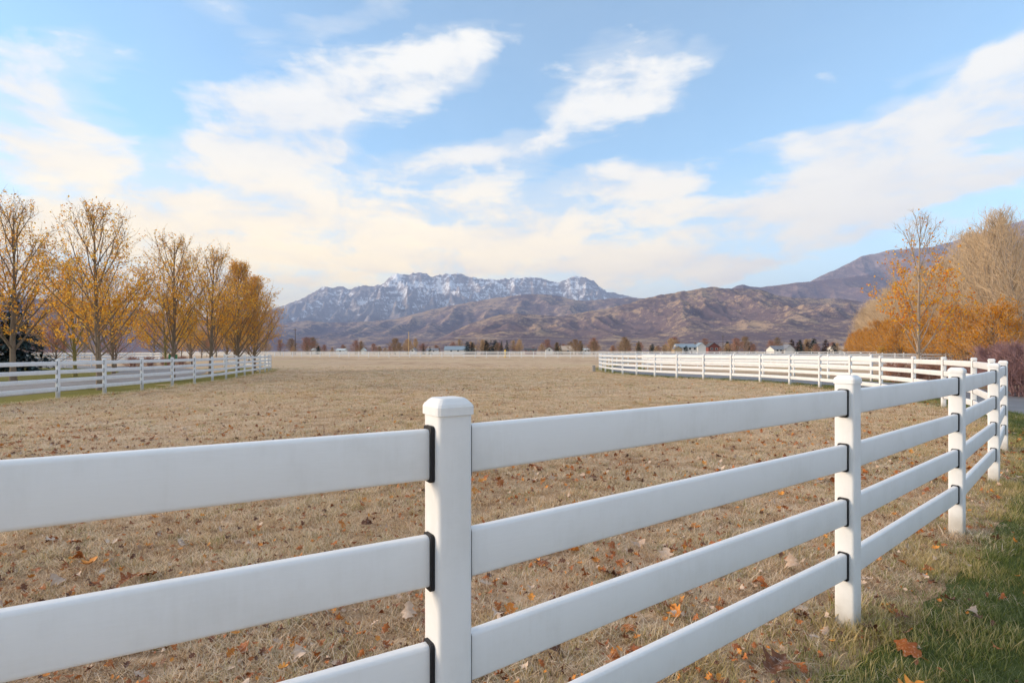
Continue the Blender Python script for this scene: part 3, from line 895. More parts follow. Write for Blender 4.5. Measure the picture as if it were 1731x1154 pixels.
# ------------------------------------------------------------------ right: maple, poplars, willows, hedges
MAPLE = tree_meshes('maple', M['bark_pale'], M['bark_pale'], M['leaf_maple'], seed=208, H=10.0, clear=.12, nl=24, low_tilt=52, top_tilt=16, reach=.44, nsec=8, nter=4, r0=.11, leaves=3300, leaf=.13, narrow=.85,
                    leaf_bias=.8, dens_top=.02, twig_r=.008, up=.6, low_bias=1.5)
plant('maple_tree', MAPLE, 26.0, 36.0, .7, 1.0, 'young maple with orange leaves and pale bark behind the white fences', 'tree')
POP = [tree_meshes('poplar%d' % i, M['bark_pale'], M['twig_poplar'], None, seed=220 + i, H=16.0, clear=.06, nl=56, low_tilt=44, top_tilt=16, reach=.50, nsec=9, nter=4, r0=.24, leaves=0, twig_r=.014, up=.42, stems=1 + (i == 0), limb_min=.3) for i in range(3)]
pr = random.Random(9)
ppos = []
for k in range(38):
    f = k / 37
    x = 43 + (128 - 43) * f ** 1.1 + 3.5 * (k % 2); y = 47 + (205 - 47) * f ** 1.1 + 3 * (k % 2)
    ppos.append((x + pr.uniform(-1, 1), y + pr.uniform(-1.5, 1.5)))
for k, (x, y) in enumerate(ppos):
    px = 865.5 + 950 * x / y
    # the row slopes down away from the camera in the photograph
    h = ((595 - np.interp(px, [1423, 1467, 1510, 1583, 1622, 1648, 1700, 1740, 1900], [572, 520, 490, 445, 415, 393, 356, 352, 352])) * y / 950 + 1.5) * pr.uniform(.90, 1.02)
    zone = 'right of the maple, above the nearest willows' if px > 1610 else ('rising behind the young maple' if px > 1510 else 'at the far end of the row, left of the maple')
    lab = 'tall bare poplar ' + zone
    plant('poplar_tree', POP[k % 3], x, y, pr.uniform(0, 6), h / 16, lab, 'tree', 'bare poplars ' + zone)
WIL = [tree_meshes('willow%d' % i, M['bark'], M['twig_tan'], M['leaf_willow'], seed=240 + i, H=6.0, clear=.03, nl=52, low_tilt=62, top_tilt=16, reach=.52, nsec=7, nter=4, r0=.16, stems=4, leaves=5600, leaf=.20, narrow=.35,
                   leaf_bias=2.0, dens_top=.8, twig_r=.010, jit=.12, up=.35) for i in range(2)]
for k in range(22):
    f = k / 21
    x = 38.5 + (118 - 38.5) * f ** 1.1 + pr.uniform(-.6, .6); y = 46 + (194 - 46) * f ** 1.1 + pr.uniform(-1.5, 1.5)
    wpx = 865.5 + 950 * x / y
    h = ((595 - np.interp(wpx, [1415, 1450, 1500, 1560, 1600, 1650, 1740], [574, 556, 533, 517, 502, 491, 487])) * y / 950 + 1.5) * pr.uniform(.86, 1.04)
    wpx = 865.5 + 950 * x / y
    zone = 'at the near end of the thicket, right of the maple' if wpx > 1610 else ('in the thicket directly behind the young maple' if wpx > 1510 else 'at the low far end of the thicket, left of the maple')
    plant('willow_shrub', WIL[k % 2], x, y, pr.uniform(0, 6), .86 * h / 6, 'orange leaved willow ' + zone, 'shrub', 'orange willows ' + zone)

BUSH = tree_meshes('bush', M['twig_purple'], M['twig_purple'], M['leaf_rust'], seed=260, H=1.7, clear=.03, nl=90, low_tilt=66, top_tilt=24, reach=.62, nsec=9, nter=4, r0=.05, stems=9, leaves=260, leaf=.035, twig_r=.0055, up=.25, jit=.03)
for k, (x, y, s, lb) in enumerate([(17.35, 19.3, 1.0, 'bare purple brown shrub beside the driveway bend, closest to the fence post'), (19.0, 19.6, 1.05, 'bare purple brown shrub cut by the right edge of the picture'), (18.7, 21.6, 1.0, 'bare purple brown shrub behind the two at the driveway bend')]):
    plant('bare_shrub', BUSH, x, y, k * 2.0, s, lb, 'shrub', 'bare shrubs at the driveway bend')
BARB = tree_meshes('barberry', M['twig_red'], M['twig_red'], M['leaf_rust'], seed=270, H=.75, clear=.03, nl=46, low_tilt=70, top_tilt=26, reach=.75, nsec=6, nter=3, r0=.03, stems=7, leaves=700, leaf=.04, twig_r=.005, up=.2, jit=.04)
for k, p in enumerate(catmull([(19.3, 28.6), (22.5, 29.2), (27.0, 32.0), (31.5, 36.5), (36, 43)], 1.25)):
    plant('barberry_shrub', BARB, p[0] + pr.uniform(-.2, .2), p[1] + pr.uniform(-.3, .3), pr.uniform(0, 6), pr.uniform(.85, 1.25), 'low reddish shrub in the clipped hedge behind the white fence', 'shrub', 'low reddish hedge shrubs')
for k in range(4):
    plant('barberry_shrub', BARB, -38.8 + k * .9, 57.5 + k * 1.3, k, 1.2, 'low brown shrub in the small bed across the left drive', 'shrub', 'brown shrubs across the left drive')

# ================================================================== FAR SIDE OF THE VALLEY: houses, trees, poles
def hmat(nm, c, r=.8): return simple(nm, c, r, .06, .6)


W_ = hmat('siding_white', (.72, .71, .68)); T_ = hmat('siding_tan', (.46, .35, .22)); RD = hmat('siding_red', (.22, .07, .055)); BR = hmat('siding_brown', (.20, .12, .09))
RG = hmat('roof_grey', (.20, .21, .24)); RB = hmat('roof_blue', (.24, .31, .38)); RT = hmat('roof_tan', (.48, .38, .30)); RK = hmat('roof_dark', (.08, .08, .09)); RW = hmat('roof_pale', (.55, .60, .62))
m, t, b = mat('window_glass'); b.inputs['Base Color'].default_value = (.05, .06, .07, 1); b.inputs['Roughness'].default_value = .1; GL = m


def gable(w, d, h, rh, over=.35, along='x'):
    """walls with gable ends, and a thick pitched roof; ridge along x or y"""
    wl = MB()
    if along == 'x':
        v = [(-w / 2, -d / 2, 0), (w / 2, -d / 2, 0), (w / 2, d / 2, 0), (-w / 2, d / 2, 0), (-w / 2, -d / 2, h), (w / 2, -d / 2, h), (w / 2, d / 2, h), (-w / 2, d / 2, h), (-w / 2, 0, h + rh), (w / 2, 0, h + rh)]
        wl.add(v, [(0, 1, 5, 4), (2, 3, 7, 6), (0, 3, 2, 1)], polys=[[1, 2, 6, 9, 5], [3, 0, 4, 8, 7]])
    else:
        v = [(-w / 2, -d / 2, 0), (w / 2, -d / 2, 0), (w / 2, d / 2, 0), (-w / 2, d / 2, 0), (-w / 2, -d / 2, h), (w / 2, -d / 2, h), (w / 2, d / 2, h), (-w / 2, d / 2, h), (0, -d / 2, h + rh), (0, d / 2, h + rh)]
        wl.add(v, [(1, 2, 6, 5), (3, 0, 4, 7), (0, 3, 2, 1)], polys=[[0, 1, 5, 8, 4], [2, 3, 7, 9, 6]])
    rf = MB(); half = (d if along == 'x' else w) / 2; ln = (w if along == 'x' else d) / 2 + over
    k = rh / half; e = half + over; ze = h - over * k; th = .22
    for s in (-1, 1):
        prof = [(0, h + rh + .03), (s * e, ze + .03), (s * e, ze + .03 + th), (0, h + rh + .03 + th)]
        vv = []
        for L in (-ln, ln):
            for (a, z) in prof: vv.append((L, a, z) if along == 'x' else (a, L, z))
        rf.add(vv, [(0, 1, 5, 4), (1, 2, 6, 5), (2, 3, 7, 6), (3, 0, 4, 7), (0, 3, 2, 1), (4, 5, 6, 7)])
    return wl, rf


HOUSE_PX = []


def house(name, label, px0, px1, D, h, rh, depth, wallm, roofm, along='x', wins=(), door=None, wings=(), cat='house', chimney=False):
    """px0..px1: the span seen from the fence line, turned into metres at distance D"""
    HOUSE_PX.append((px0, px1))
    x0 = (px0 - 865.5) / 950 * D; x1 = (px1 - 865.5) / 950 * D; w = x1 - x0
    root = empty(name, ((x0 + x1) / 2, D, G(0, 200)), 0, (.95, .95, .84)); tag(root, label, cat)
    wl, rf = gable(w, depth, h, rh, .35, along)
    link('wall', wl.mesh('wall', False, [wallm]), root); ro_ = link('roof', rf.mesh('roof', False, [roofm]), root)
    if chimney:
        c = MB(); c.box(w * .2, w * .2 + .7, -.35, .35, h, h + rh + 1.1); link('chimney', c.mesh('chimney', False, [BR]), ro_)
    for (fx, z, ww, wh) in wins:
        wn = MB(); cx = -w / 2 + fx * w; y = -depth / 2
        wn.box(cx - ww / 2, cx + ww / 2, y - .03, y + .05, z, z + wh); wo = link('window', wn.mesh('window', False, [GL]), root)
        fr = MB()
        for (a0, a1, b0, b1) in ((-ww / 2 - .1, -ww / 2, -.1, wh + .1), (ww / 2, ww / 2 + .1, -.1, wh + .1), (-ww / 2, ww / 2, -.1, 0), (-ww / 2, ww / 2, wh, wh + .1)):
            fr.box(cx + a0, cx + a1, y - .06, y + .05, z + b0, z + b1)
        link('frame', fr.mesh('frame', False, [W_]), wo)
    if door:
        dn = MB(); cx = -w / 2 + door * w; dn.box(cx - .5, cx + .5, -depth / 2 - .04, -depth / 2 + .05, 0, 2.1); link('door', dn.mesh('door', False, [BR]), root)
    for (ox, oy, ww, wd, wh, wrh, wm, rm, al) in wings:
        a, b2 = gable(ww, wd, wh, wrh, .35, al)
        for mb_, nm, mt in ((a, 'wall', wm), (b2, 'roof', rm)):
            o = link(nm, mb_.mesh(nm, False, [mt]), root); o.location = (ox, oy, 0)
    return root


D = 300
house('farmhouse', 'two storey white farmhouse with grey roof and tan garage wing', 1140, 1189, D, 4.4, 2.0, 9, W_, RB, 'x', [(.25, 2.9, 1.2, 1.3), (.45, 2.9, 1.2, 1.3), (.62, 2.9, 1.2, 1.3)], .5,
      [(5.2, -3.2, 4.4, 6, 5.0, 2.2, W_, RB, 'y'), (-7.6, -2.0, 4.2, 7, 3.4, 1.6, T_, RG, 'y')], chimney=True)
house('farmhouse', 'dark red two storey house behind leafless trees', 1193, 1213, D + 10, 4.8, 2.6, 8, RD, RK, 'y', [(.3, 2.9, 1.1, 1.2), (.7, 2.9, 1.1, 1.2)])
house('barn', 'white barn with broad grey roof and big gable end', 1301, 1331, D - 20, 2.9, 2.0, 9, W_, RG, 'x', [(.2, 2.0, 1, 1), (.4, 2.0, 1, 1)], .5, [(3.4, -2.5, 5.4, 6, 2.9, 2.7, W_, RG, 'y')], cat='barn')
house('shed', 'small white shed right of the white gabled barn', 1337, 1345, D - 20, 2.5, .9, 3, W_, RW, 'x', cat='shed')
house('barn', 'low white barn with long pale blue metal roof', 752, 792, D, 2.7, 2.3, 10, W_, RB, 'x', [(.3, 1.6, 1, 1), (.6, 1.6, 1, 1)], cat='barn')
house('farmhouse', 'tan cottage with tan roof right of the blue roofed barn', 793, 804, D + 6, 2.6, 1.4, 6, T_, RT, 'x', [(.5, 1.6, .9, .9)])
house('farmhouse', 'dark red bungalow with dark roof beside the conifers', 887, 907, D + 20, 2.6, 1.2, 7, RD, RK, 'x', [(.3, 1.6, 1, .9), (.7, 1.6, 1, .9)])
house('farmhouse', 'white cottage with dark roof in the middle distance', 922, 934, D, 3.0, 1.5, 6, W_, RK, 'y', [(.5, 2.2, .9, .9)])
house('farmhouse', 'cream house with hipped looking tan roof', 946, 968, D - 10, 2.6, 2.4, 8, T_, RT, 'x', [(.6, 1.7, 1, .9)])
house('mobile_home', 'long white mobile home beside a dark spruce', 985, 998, D - 10, 2.8, .7, 4, W_, RW, 'x', [(.3, 1.7, .9, .8), (.7, 1.7, .9, .8)])
house('farmhouse', 'small white gabled cottage beside the pale utility pole', 694, 703, D, 2.7, 1.7, 6, W_, RG, 'y', [(.5, 1.9, .8, .8)])
house('farmhouse', 'low white house with pale grey roof left of the blue roofed barn', 722, 741, D + 12, 2.5, 1.3, 7, W_, RG, 'x', [(.25, 1.7, .9, .8), (.65, 1.7, .9, .8)])
house('farmhouse', 'low white house with white roof among bare trees', 571, 585, D + 10, 2.5, 1.0, 7, W_, RW, 'x', [(.5, 1.7, .9, .8)])
house('shed', 'white shed between bare trees, left of the pale utility pole', 612, 618, D + 5, 2.6, 1.1, 4, W_, RW, 'y', cat='shed')
house('shed', 'white shed beside the dark utility pole', 529, 536, D + 8, 2.6, 1.0, 4, W_, RW, 'x', cat='shed')
house('barn', 'white barn at the foot of the near hill, between dark trees', 1402, 1432, D + 60, 3.2, 2.6, 10, W_, RT, 'x', cat='barn')

FC = [(0, 822, 574, 'dark'), (1, 830, 574, ''), (0, 837, 574, ''), (1, 848, 576, ''), (1, 857, 575, ''), (0, 790, 577, ''), (0, 799, 578, ''), (1, 941, 578, ''), (1, 947, 580, ''), (1, 984, 580, ''),
      (1, 1080, 576, ''), (0, 1103, 581, ''), (0, 1230, 576, ''), (0, 1271, 580, ''), (2, 1339, 573, ''), (0, 1352, 573.5, ''), (0, 1376, 571.5, ''), (2, 1365, 578, ''), (2, 1396, 573.5, ''), (0, 1410, 579, ''), (1, 716, 584, ''), (1, 727, 585, ''), (0, 538, 584, ''), (0, 1160, 584, '')]
for k, (c, px, py, _) in enumerate(FC):
    Dd = 262 + 9 * (k % 3); x = (px - 865.5) / 950 * Dd; h = (595 - py) / 950 * Dd + 1.3
    root = plant('reddish_conifer' if c == 2 else 'conifer_tree', CON[c], x, Dd, k, h / 6,
                 ('reddish brown conifer beside the far houses' if c == 2 else 'dark conifer rising among the far houses beyond the pasture'), 'tree',
                 'reddish conifers by the far houses' if c == 2 else 'dark conifers by the far houses')
rb = random.Random(12)
for k in range(112):
    px = 440 + 1000 * (rb.random() if k % 3 else (k + rb.uniform(0, .9)) / 112)
    in_front = any(a - 4 < px < b + 4 for a, b in HOUSE_PX)
    Dd = rb.uniform(345, 380) if in_front else rb.uniform(235, 330)
    x = (px - 865.5) / 950 * Dd
    py = 589 - 16 * rb.random() ** 1.6
    h = (595 - py) / 950 * Dd + 1.3
    wd = rb.uniform(1.15, 2.3)
    zone = next(z for lim, z in ((499, 'left of the dark utility pole'), (691, 'between the dark and the pale utility poles'), (750, 'between the pale pole and the blue roofed barn'),
                                 (890, 'around the clump of tall conifers'), (1010, 'among the cottages in mid picture'), (1136, 'between mid picture cottages and the white farmhouse'),
                                 (1300, 'between the white farmhouse and the white gabled barn'), (2000, 'right of the white gabled barn')) if px < lim)
    plant('bare_tree', BARE[k % 3], x, Dd, rb.uniform(0, 6), (h / 8 * wd, h / 8 * wd, h / 8 * 1.1),
          'leafless tree beyond the far fence, ' + zone, 'tree', 'leafless trees ' + zone)


def pole(label, px, py, D, m_, arm=True):
    x = (px - 865.5) / 950 * D; h = (595 - py) / 950 * D + 1.2
    root = empty('utility_pole', (x, D, G(0, 200))); tag(root, label, 'pole')
    a = MB(); a.tube(np.array([[0, 0, -.3], [0, 0, h * .5], [0, 0, h]]), np.array([.22, .18, .14]), 8); link('shaft', a.mesh('shaft', True, [m_]), root)
    if arm:
        c = MB(); c.box(-1.0, 1.0, -.24, -.14, h - .7, h - .55); ar = link('crossarm', c.mesh('crossarm', False, [m_]), root)
        for sx in (-.9, -.35, .35, .9):
            i_ = MB(); i_.tube(np.array([[sx, -.19, h - .55], [sx, -.19, h - .35]]), .05, 6); link('insulator', i_.mesh('insulator', True, [W_]), ar)
    return root


PD = hmat('pole_dark', (.09, .065, .055)); PT = hmat('pole_tan', (.50, .34, .18))
pole('dark wooden utility pole standing among bare trees', 499, 555, 255, PD)
pole('pale tan utility pole in the middle distance', 691, 560, 240, PT, False)
pole('slim dark utility pole near the farmhouse', 1222, 566, 330, PD)
wr = MB(); tt = np.linspace(0, 1, 25); xa = (691 - 865.5) / 950 * 240; xb = (1500 - 865.5) / 950 * 300
wr.tube(np.stack([xa + (xb - xa) * tt, 240 + 60 * tt, 8.3 - 2.2 * 4 * tt * (1 - tt) * .6], -1), .022, 4)
tag(link('overhead_wire', wr.mesh('overhead_wire', False, [W_])), 'pale overhead wire strung right from the tan pole', 'wire')

# small things in the middle distance
def pedestal():
    root = empty('utility_pedestal', (6.4, 44.0, G(6.4, 44))); tag(root, 'short grey utility pedestal at the corner of the curving fence', 'pedestal')
    gm = hmat('pedestal_grey', (.36, .33, .30), .6)
    o = loft([ring(.26, .04, 0), ring(.24, .04, .40), ring(.235, .04, .44)], 'body', True, gm); link('body', o, root)
    link('lid', loft([ring(.28, .045, .44), ring(.28, .045, .47), ring(.20, .03, .50)], 'lid', False, gm), root)


pedestal()
root = empty('green_box', (-19.55, 32.4, G(-19.5, 32.4))); tag(root, 'green box on a thin post under the golden trees', 'box')
gm = hmat('green_paint', (.015, .16, .045), .4)
a = MB(); a.tube(np.array([[0, 0, -.1], [0, 0, 1.2]]), .03, 8); link('post', a.mesh('post', True, [PD]), root)
link('body', loft([ring(.34, .04, 1.12), ring(.36, .05, 1.18), ring(.36, .05, 1.44), ring(.34, .05, 1.47)], 'body', True, gm), root)
link('lid', loft([ring(.38, .06, 1.472), ring(.38, .06, 1.495), ring(.26, .05, 1.53)], 'lid', False, gm), root)
root = empty('fire_hydrant', ((854 - 865.5) / 950 * 126, 126, G(0, 126))); tag(root, 'small yellow marker hydrant rising behind the far fence', 'hydrant')
ym = hmat('yellow_paint', (.75, .48, .03), .4)
def circ(r, z, n=12): a = np.linspace(0, 2 * np.pi, n, endpoint=False); return np.column_stack([r * np.cos(a), r * np.sin(a), np.full(n, z)])
link('barrel', loft([circ(.22, 0), circ(.22, .1), circ(.15, .12), circ(.15, 1.3), circ(.22, 1.32), circ(.22, 1.4)], 'barrel', True, ym), root)
link('bonnet', loft([circ(.20, 1.4), circ(.17, 1.6), circ(.07, 1.72), circ(.05, 1.8)], 'bonnet', True, ym), root)
for s in (-1, 1):
    a = MB(); a.tube(np.array([[s * .1, 0, 1.2], [s * .3, 0, 1.2]]), .09, 8); link('nozzle', a.mesh('nozzle', True, [ym]), root)
YB = tree_meshes('yellowbush', M['bark'], M['twig_tan'], leafy('leaf_yellow', [(0, (.6, .32, .02)), (1, (.75, .5, .05))], .3), seed=300, H=1.9, clear=.05, nl=24, low_tilt=60, top_tilt=20, reach=.5, nsec=5, nter=3, r0=.05, stems=3, leaves=900, leaf=.09, twig_r=.006, dens_top=.9)
plant('yellow_shrub', YB, (1489 - 865.5) / 950 * 84, 84, 0, 1.1, 'small bright yellow shrub in front of the distant willows', 'shrub')


# ================================================================== GRASS AND FALLEN LEAVES
def blade_tuft(seed, n, rad, hmin, hmax, wid, lean):
    rs = np.random.default_rng(seed); V = []; Q = []; T3 = []; Hh = []; c = 0
    for k in range(n):
        a = rs.uniform(0, 6.28); r = rad * math.sqrt(rs.uniform(0, 1)); o = np.array([r * math.cos(a), r * math.sin(a), -.004])
        h = rs.uniform(hmin, hmax); la = rs.uniform(0, 6.28); ln = rs.uniform(.3, 1.0) * lean
        fw = np.array([math.cos(la), math.sin(la), 0]); sd = np.array([-math.sin(la + rs.normal(0, .5)), math.cos(la), 0]) * wid * rs.uniform(.6, 1.2)
        curl = rs.uniform(.2, 1.0)
        for j in range(4):
            s = j / 3
            p = o + fw * h * ln * s ** 1.5 + np.array([0, 0, 1]) * h * (s - curl * .45 * s * s * ln)
            if j < 3:
                V += [p - sd * .5 * (1 - .25 * j), p + sd * .5 * (1 - .25 * j)]; Hh += [s, s]
            else:
                V.append(p); Hh.append(1.0)
        Q += [(c, c + 1, c + 3, c + 2), (c + 2, c + 3, c + 5, c + 4)]; T3.append((c + 4, c + 5, c + 6)); c += 7
    me = mesh_np('tuft', np.array(V), [np.array(Q), np.array(T3)], False)
    attr(me, 'h', Hh)
    return me


def blade_mat(name, root_c, mids, tips, frost):
    m, t, b = mat(name)
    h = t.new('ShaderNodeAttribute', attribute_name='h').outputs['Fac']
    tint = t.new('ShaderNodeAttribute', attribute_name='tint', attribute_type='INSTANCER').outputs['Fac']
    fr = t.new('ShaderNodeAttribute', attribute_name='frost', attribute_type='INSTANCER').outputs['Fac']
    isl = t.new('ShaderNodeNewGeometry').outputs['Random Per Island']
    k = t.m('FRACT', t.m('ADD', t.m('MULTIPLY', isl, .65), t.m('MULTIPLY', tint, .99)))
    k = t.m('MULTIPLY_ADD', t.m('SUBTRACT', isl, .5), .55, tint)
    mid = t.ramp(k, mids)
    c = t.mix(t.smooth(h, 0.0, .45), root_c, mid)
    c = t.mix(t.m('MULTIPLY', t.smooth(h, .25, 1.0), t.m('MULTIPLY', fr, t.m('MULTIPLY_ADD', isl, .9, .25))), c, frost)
    t.put(b.inputs['Base Color'], c); b.inputs['Roughness'].default_value = .8; b.inputs['Specular IOR Level'].default_value = .15
    tr = t.new('ShaderNodeBsdfTranslucent'); t.put(tr.inputs[0], c)
    mx = t.new('ShaderNodeMixShader'); mx.inputs[0].default_value = .4
    t.t.links.new(b.outputs[0], mx.inputs[1]); t.t.links.new(tr.outputs[0], mx.inputs[2]); t.t.links.new(mx.outputs[0], t.t.nodes['Material Output'].inputs[0])
    return m


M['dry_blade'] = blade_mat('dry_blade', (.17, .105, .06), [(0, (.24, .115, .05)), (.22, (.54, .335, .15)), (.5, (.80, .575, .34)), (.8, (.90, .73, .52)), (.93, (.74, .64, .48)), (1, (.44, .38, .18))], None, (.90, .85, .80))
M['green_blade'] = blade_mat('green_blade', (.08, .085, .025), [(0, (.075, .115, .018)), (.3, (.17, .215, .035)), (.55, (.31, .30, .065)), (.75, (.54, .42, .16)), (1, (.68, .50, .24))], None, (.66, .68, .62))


def instancer(name, label, pts, rotz, scl, variant, tint, frost, sources, rotx=None):
    me = bpy.data.meshes.new(name); me.vertices.add(len(pts)); me.vertices.foreach_set('co', np.asarray(pts, np.float32).ravel()); me.update()
    rot = np.zeros((len(pts), 3), np.float32); rot[:, 2] = rotz
    if rotx is not None: rot[:, :2] = rotx
    a = me.attributes.new('rot', 'FLOAT_VECTOR', 'POINT'); a.data.foreach_set('vector', rot.ravel())
    attr(me, 'scl', scl); attr(me, 'tint', tint); attr(me, 'frost', frost)
    a = me.attributes.new('variant', 'INT', 'POINT'); a.data.foreach_set('value', np.asarray(variant, np.int32))
    col = bpy.data.collections.new(name + '_pieces')
    for i, s in enumerate(sources):
        col.objects.link(bpy.data.objects.new('%s_piece_%02d' % (name, i), s))
    o = link(name, me); tag(o, label, kind='stuff')
    ng = bpy.data.node_groups.new(name, 'GeometryNodeTree')
    ng.interface.new_socket('Geometry', in_out='INPUT', socket_type='NodeSocketGeometry'); ng.interface.new_socket('Geometry', in_out='OUTPUT', socket_type='NodeSocketGeometry')
    N = ng.nodes.new; L = ng.links.new
    gi = N('NodeGroupInput'); go = N('NodeGroupOutput'); iop = N('GeometryNodeInstanceOnPoints'); ci = N('GeometryNodeCollectionInfo')
    ci.inputs['Collection'].default_value = col; ci.inputs['Separate Children'].default_value = True; ci.inputs['Reset Children'].default_value = True
    def na(nm, typ):
        n = N('GeometryNodeInputNamedAttribute'); n.data_type = typ; n.inputs['Name'].default_value = nm; return n.outputs[0]
    L(gi.outputs[0], iop.inputs['Points']); L(ci.outputs[0], iop.inputs['Instance']); iop.inputs['Pick Instance'].default_value = True
    L(na('variant', 'INT'), iop.inputs['Instance Index']); L(na('rot', 'FLOAT_VECTOR'), iop.inputs['Rotation'])
    sc = N('ShaderNodeCombineXYZ'); s_ = na('scl', 'FLOAT')
    for i in range(3): L(s_, sc.inputs[i])
    L(sc.outputs[0], iop.inputs['Scale']); L(iop.outputs[0], go.inputs[0])
    md = o.modifiers.new('scatter', 'NODES'); md.node_group = ng
    return o


def fence_side(P, path=None):
    """signed distance to the paddock fence: positive outside (towards the drive)"""
    A = inner_fine if path is None else path
    out = np.full(len(P), 1e9)
    d = np.gradient(A, axis=0); d /= np.linalg.norm(d, axis=1, keepdims=True); nr = np.stack([d[:, 1], -d[:, 0]], -1)
    for c in range(0, len(P), 8000):
        Q = P[c:c + 8000]
        D2 = ((Q[:, None] - A[None]) ** 2).sum(-1); j = D2.argmin(1)
        s = ((Q - A[j]) * nr[j]).sum(1)
        out[c:c + 8000] = np.sign(s) * np.sqrt(D2[np.arange(len(Q)), j])
    return out


rg = np.random.default_rng(77)
bands = [(1.2, 5.0, 430, 1.0), (5.0, 10.0, 260, 1.15), (10.0, 20.0, 95, 1.5), (20.0, 64.0, 26, 2.1)]
PX = []; SC = []
for y0, y1, dens, sc_ in bands:
    w1 = 1.02 * y1 + 1.2; area = 2 * w1 * (y1 - y0); n = int(area * dens)
    p = np.stack([rg.uniform(-w1, w1, n), rg.uniform(y0, y1, n)], -1)
    p = p[np.abs(p[:, 0]) < 1.02 * p[:, 1] + 1.2]
    PX.append(p); SC.append(np.full(len(p), sc_))
for (qx, qy) in NEAR_POSTS[1:] + [tuple(p) for p in INNER[7:12]]:
    an = rg.uniform(0, 6.28, 46); rr_ = rg.uniform(.085, .15, 46)
    PX.append(np.stack([qx + rr_ * np.cos(an), qy + rr_ * np.sin(an)], -1)); SC.append(rg.uniform(1.1, 1.75, 46))
PX = np.concatenate(PX); SC = np.concatenate(SC)
sd = fence_side(PX)
sl = fence_side(PX, left_fine)
keep = (sl > .1) | (PX[:, 1] < 11)
keep &= sd < 1.22 - .25 * sst(30, 46, PX[:, 1])
keep &= rg.uniform(0, 1, len(PX)) > sst(22, 62, PX[:, 1]) * .97
clump = fbm(PX[:, 0] * .9, PX[:, 1] * .9, 4, 9); patch = fbm(PX[:, 0] * .22, PX[:, 1] * .22, 3, 19); micro = fbm(PX[:, 0] * 4.5, PX[:, 1] * 4.5, 3, 29); pico = fbm(PX[:, 0] * 13, PX[:, 1] * 13, 2, 39)
keep &= (micro + .9 * pico > -.24) | (rg.uniform(0, 1, len(PX)) < .18)
is_green = sd + .62 * clump + .40 * micro + rg.normal(0, .22, len(PX)) > .09
# inside the paddock a little green comes through near the fence
speck = rg.uniform(0, 1, len(PX)) < .04 + .16 * (sd > -1.4) * (clump > .0)
tint = np.clip(.57 + .55 * clump + .75 * micro + .7 * pico + rg.normal(0, .16, len(PX)), 0, 1)
frost = np.clip(.50 + .9 * patch + .6 * micro + .5 * pico + .35 * (np.abs(sd - .22) < .16) * (clump < .1), 0, 1)
zz = gz(PX[:, 0], PX[:, 1])
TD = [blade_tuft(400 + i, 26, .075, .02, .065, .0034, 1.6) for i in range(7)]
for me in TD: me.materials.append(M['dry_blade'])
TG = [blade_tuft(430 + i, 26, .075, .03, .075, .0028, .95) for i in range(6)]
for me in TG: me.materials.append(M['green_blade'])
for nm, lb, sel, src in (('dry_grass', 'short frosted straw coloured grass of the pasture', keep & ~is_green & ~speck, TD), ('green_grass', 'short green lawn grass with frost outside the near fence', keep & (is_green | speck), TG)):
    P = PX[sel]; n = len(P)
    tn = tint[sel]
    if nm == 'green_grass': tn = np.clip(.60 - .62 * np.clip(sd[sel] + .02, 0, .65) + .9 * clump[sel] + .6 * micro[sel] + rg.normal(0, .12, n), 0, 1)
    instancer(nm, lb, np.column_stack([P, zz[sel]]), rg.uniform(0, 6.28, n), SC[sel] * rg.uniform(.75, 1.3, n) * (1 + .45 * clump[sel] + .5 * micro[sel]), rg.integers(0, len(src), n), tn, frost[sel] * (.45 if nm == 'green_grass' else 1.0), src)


def oak_leaf(seed):
    rs = np.random.default_rng(seed)
    n = 15; s = np.linspace(0, 1, n)
    lob = .30 * np.sin(np.pi * s ** .8) * (1 + .42 * np.sin(s * 2 * np.pi * 3.2 + rs.uniform(-.5, .5))) + .012
    lob2 = .30 * np.sin(np.pi * s ** .8) * (1 + .42 * np.sin(s * 2 * np.pi * 3.2 + rs.uniform(-.5, .5))) + .012
    curl = rs.uniform(.5, 2.2) * rs.choice([-1, 1, 1]); bend = rs.uniform(-.6, .9); tw_ = rs.uniform(-.5, .5)
    def put(x, y): return (x, y, curl * y * y + bend * (x - .5) ** 2 + tw_ * y * (x - .5))
    V = [put(a, 0) for a in s] + [put(a, b) for a, b in zip(s, lob)] + [put(a, -b) for a, b in zip(s, lob2)]
    Q = []
    for i in range(n - 1): Q += [(i, i + 1, n + i + 1, n + i), (i, 2 * n + i, 2 * n + i + 1, i + 1)]
    V = np.array(V); V[:, 0] -= .5; V[:, 2] -= V[:, 2].min()
    st = [(-.5, -.008, V[0, 2]), (-.5, .008, V[0, 2]), (-.78, .006, V[0, 2] + .06), (-.78, -.006, V[0, 2] + .06)]
    V = np.vstack([V, np.array(st)]); Q.append((3 * n, 3 * n + 1, 3 * n + 2, 3 * n + 3))
    return mesh_np('oak_leaf', V, np.array(Q), True)


def litter_mat(nm, c0, c1, fr):
    m, t, b = mat(nm)
    co = t.new('ShaderNodeTexCoord').outputs['Object']
    n = t.noise(co, 5, 4, .6)
    rnd = t.new('ShaderNodeObjectInfo').outputs['Random']
    c = t.mix(t.m('MULTIPLY_ADD', t.m('SUBTRACT', n, .5), 1.2, rnd), c0, c1)
    edge = t.noise(co, 9, 3, .7)
    c = t.mix(t.m('MULTIPLY', t.smooth(edge, .52, .75), fr), c, (.62, .58, .55))
    t.put(b.inputs['Base Color'], c); b.inputs['Roughness'].default_value = .65; b.inputs['Specular IOR Level'].default_value = .25
    return m


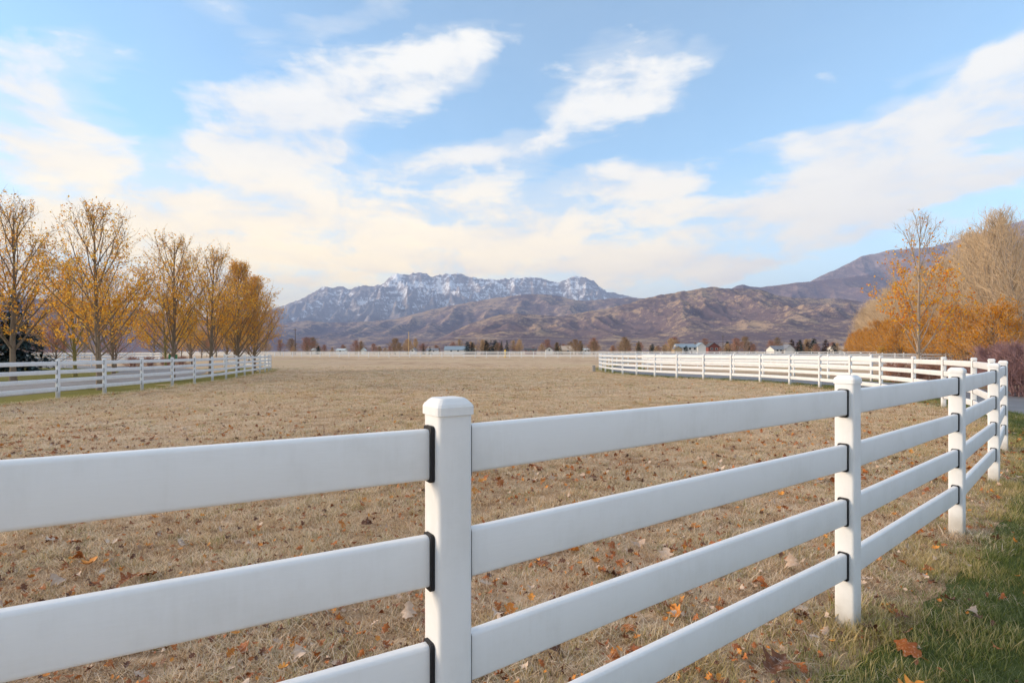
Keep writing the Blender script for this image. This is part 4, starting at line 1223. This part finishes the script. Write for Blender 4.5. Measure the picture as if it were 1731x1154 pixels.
LM = [('rust brown', litter_mat('litter_rust', (.22, .065, .018), (.42, .14, .03), .35)), ('dark brown', litter_mat('litter_dark', (.085, .036, .02), (.19, .075, .035), .35)),
      ('bright orange', litter_mat('litter_orange', (.48, .17, .03), (.62, .27, .05), .15)), ('pale frosted', litter_mat('litter_pale', (.42, .30, .22), (.56, .44, .35), .6))]
LEAVES = []
for k in range(12):
    me = oak_leaf(500 + k); me.materials.append(LM[(0, 0, 1, 2, 3, 0, 1, 1, 0, 2, 0, 3)[k]][1]); LEAVES.append(me)
NAMES = [LM[(0, 0, 1, 2, 3, 0, 1, 1, 0, 2, 0, 3)[k]][0] for k in range(12)]
# leaves one could point to
spots = [(2.78 + .35, 2.62, 1, .15, 'large dark brown curled leaf at the bottom edge below the second fence post'), (3.02, 2.95, 4, .10, 'pale frosted leaf lying on the green lawn right of the second post')]
lr = np.random.default_rng(5)
cnt = 0
cand = []
while cnt < 298:
    y = 2.0 + 8.0 * lr.uniform(0, 1) ** 2.1; x = lr.uniform(-.98 * y - .3, .98 * y + .3)
    s_ = fence_side(np.array([[x, y]]))[0]
    if s_ > 1.2: continue
    if s_ > .1 and lr.uniform() > .28: continue
    if s_ < -1.0 and lr.uniform() > .35 + .65 * math.exp(s_ / 3.5): continue
    if abs(s_) < .07: continue
    k = int(lr.integers(0, 12)); cnt += 1
    o = link('fallen_leaf', LEAVES[k]); sz = lr.uniform(.06, .125) * (1.15 if y < 4.5 else 1.0)
    o.location = (x, y, G(x, y) + lr.uniform(.018, .040)); o.scale = (sz, sz, sz)
    o.rotation_euler = (lr.normal(0, .35), lr.normal(0, .35), lr.uniform(0, 6.28))
    where = 'green lawn outside the near fence' if s_ > .6 else ('dry grass beside the near fence' if s_ > -1.2 else 'frosted dry grass of the pasture')
    tag(o, 'curled %s fallen oak leaf on the %s' % (NAMES[k], where), 'leaf', '%s oak leaves on the %s' % (NAMES[k], where))
for (x, y, k, sz, lb) in [(1.26, 2.68, 2, .17, 'large dark curled oak leaf at the bottom edge between the two nearest posts'), (2.62, 3.20, 4, .07, 'single pale leaf on the green lawn right of the second fence post')]:
    o = link('fallen_leaf', LEAVES[k]); o.location = (x, y, .045); o.scale = (sz,) * 3; o.rotation_euler = (.3, -.2, .6)
    tag(o, lb, 'leaf')
n = 8000
y = 6.5 + 34 * lr.uniform(0, 1, n) ** 1.7; x = lr.uniform(-1, 1, n) * (.98 * y)
cl = fbm(x * .25, y * .25, 3, 55); P = np.column_stack([x, y]); s_ = fence_side(P); kp = (s_ < 1.15) & ((fence_side(P, left_fine) > .2)) & (lr.uniform(0, 1, n) < .45 + .7 * np.clip(cl, 0, 1) + .25 * (x < -4))
n1_ = 9000; y1_ = 1.9 + 9 * lr.uniform(0, 1, n1_) ** 1.5; x1_ = lr.uniform(-1, 1, n1_) * (.98 * y1_ + .3); P1_ = np.column_stack([x1_, y1_]); f1_ = fence_side(P1_)
P1_ = P1_[(f1_ < .15) & (np.abs(f1_) > .07) | ((f1_ < 1.15) & (lr.uniform(0, 1, n1_) < .12) & (np.abs(f1_) > .07))]
nf_ = int(kp.sum()); P = np.vstack([P[kp], P1_]); n = len(P)
lsz = np.concatenate([lr.uniform(.045, .10, nf_), .018 + .045 * lr.uniform(0, 1, n - nf_) ** 2])
instancer('leaf_litter', 'small brown and orange leaf scraps strewn over the pasture', np.column_stack([P, gz(P[:, 0], P[:, 1]) + .035]), lr.uniform(0, 6.28, n), lsz, lr.integers(0, 12, n), np.zeros(n), np.zeros(n), LEAVES,
          rotx=lr.normal(0, .5, (n, 2)))
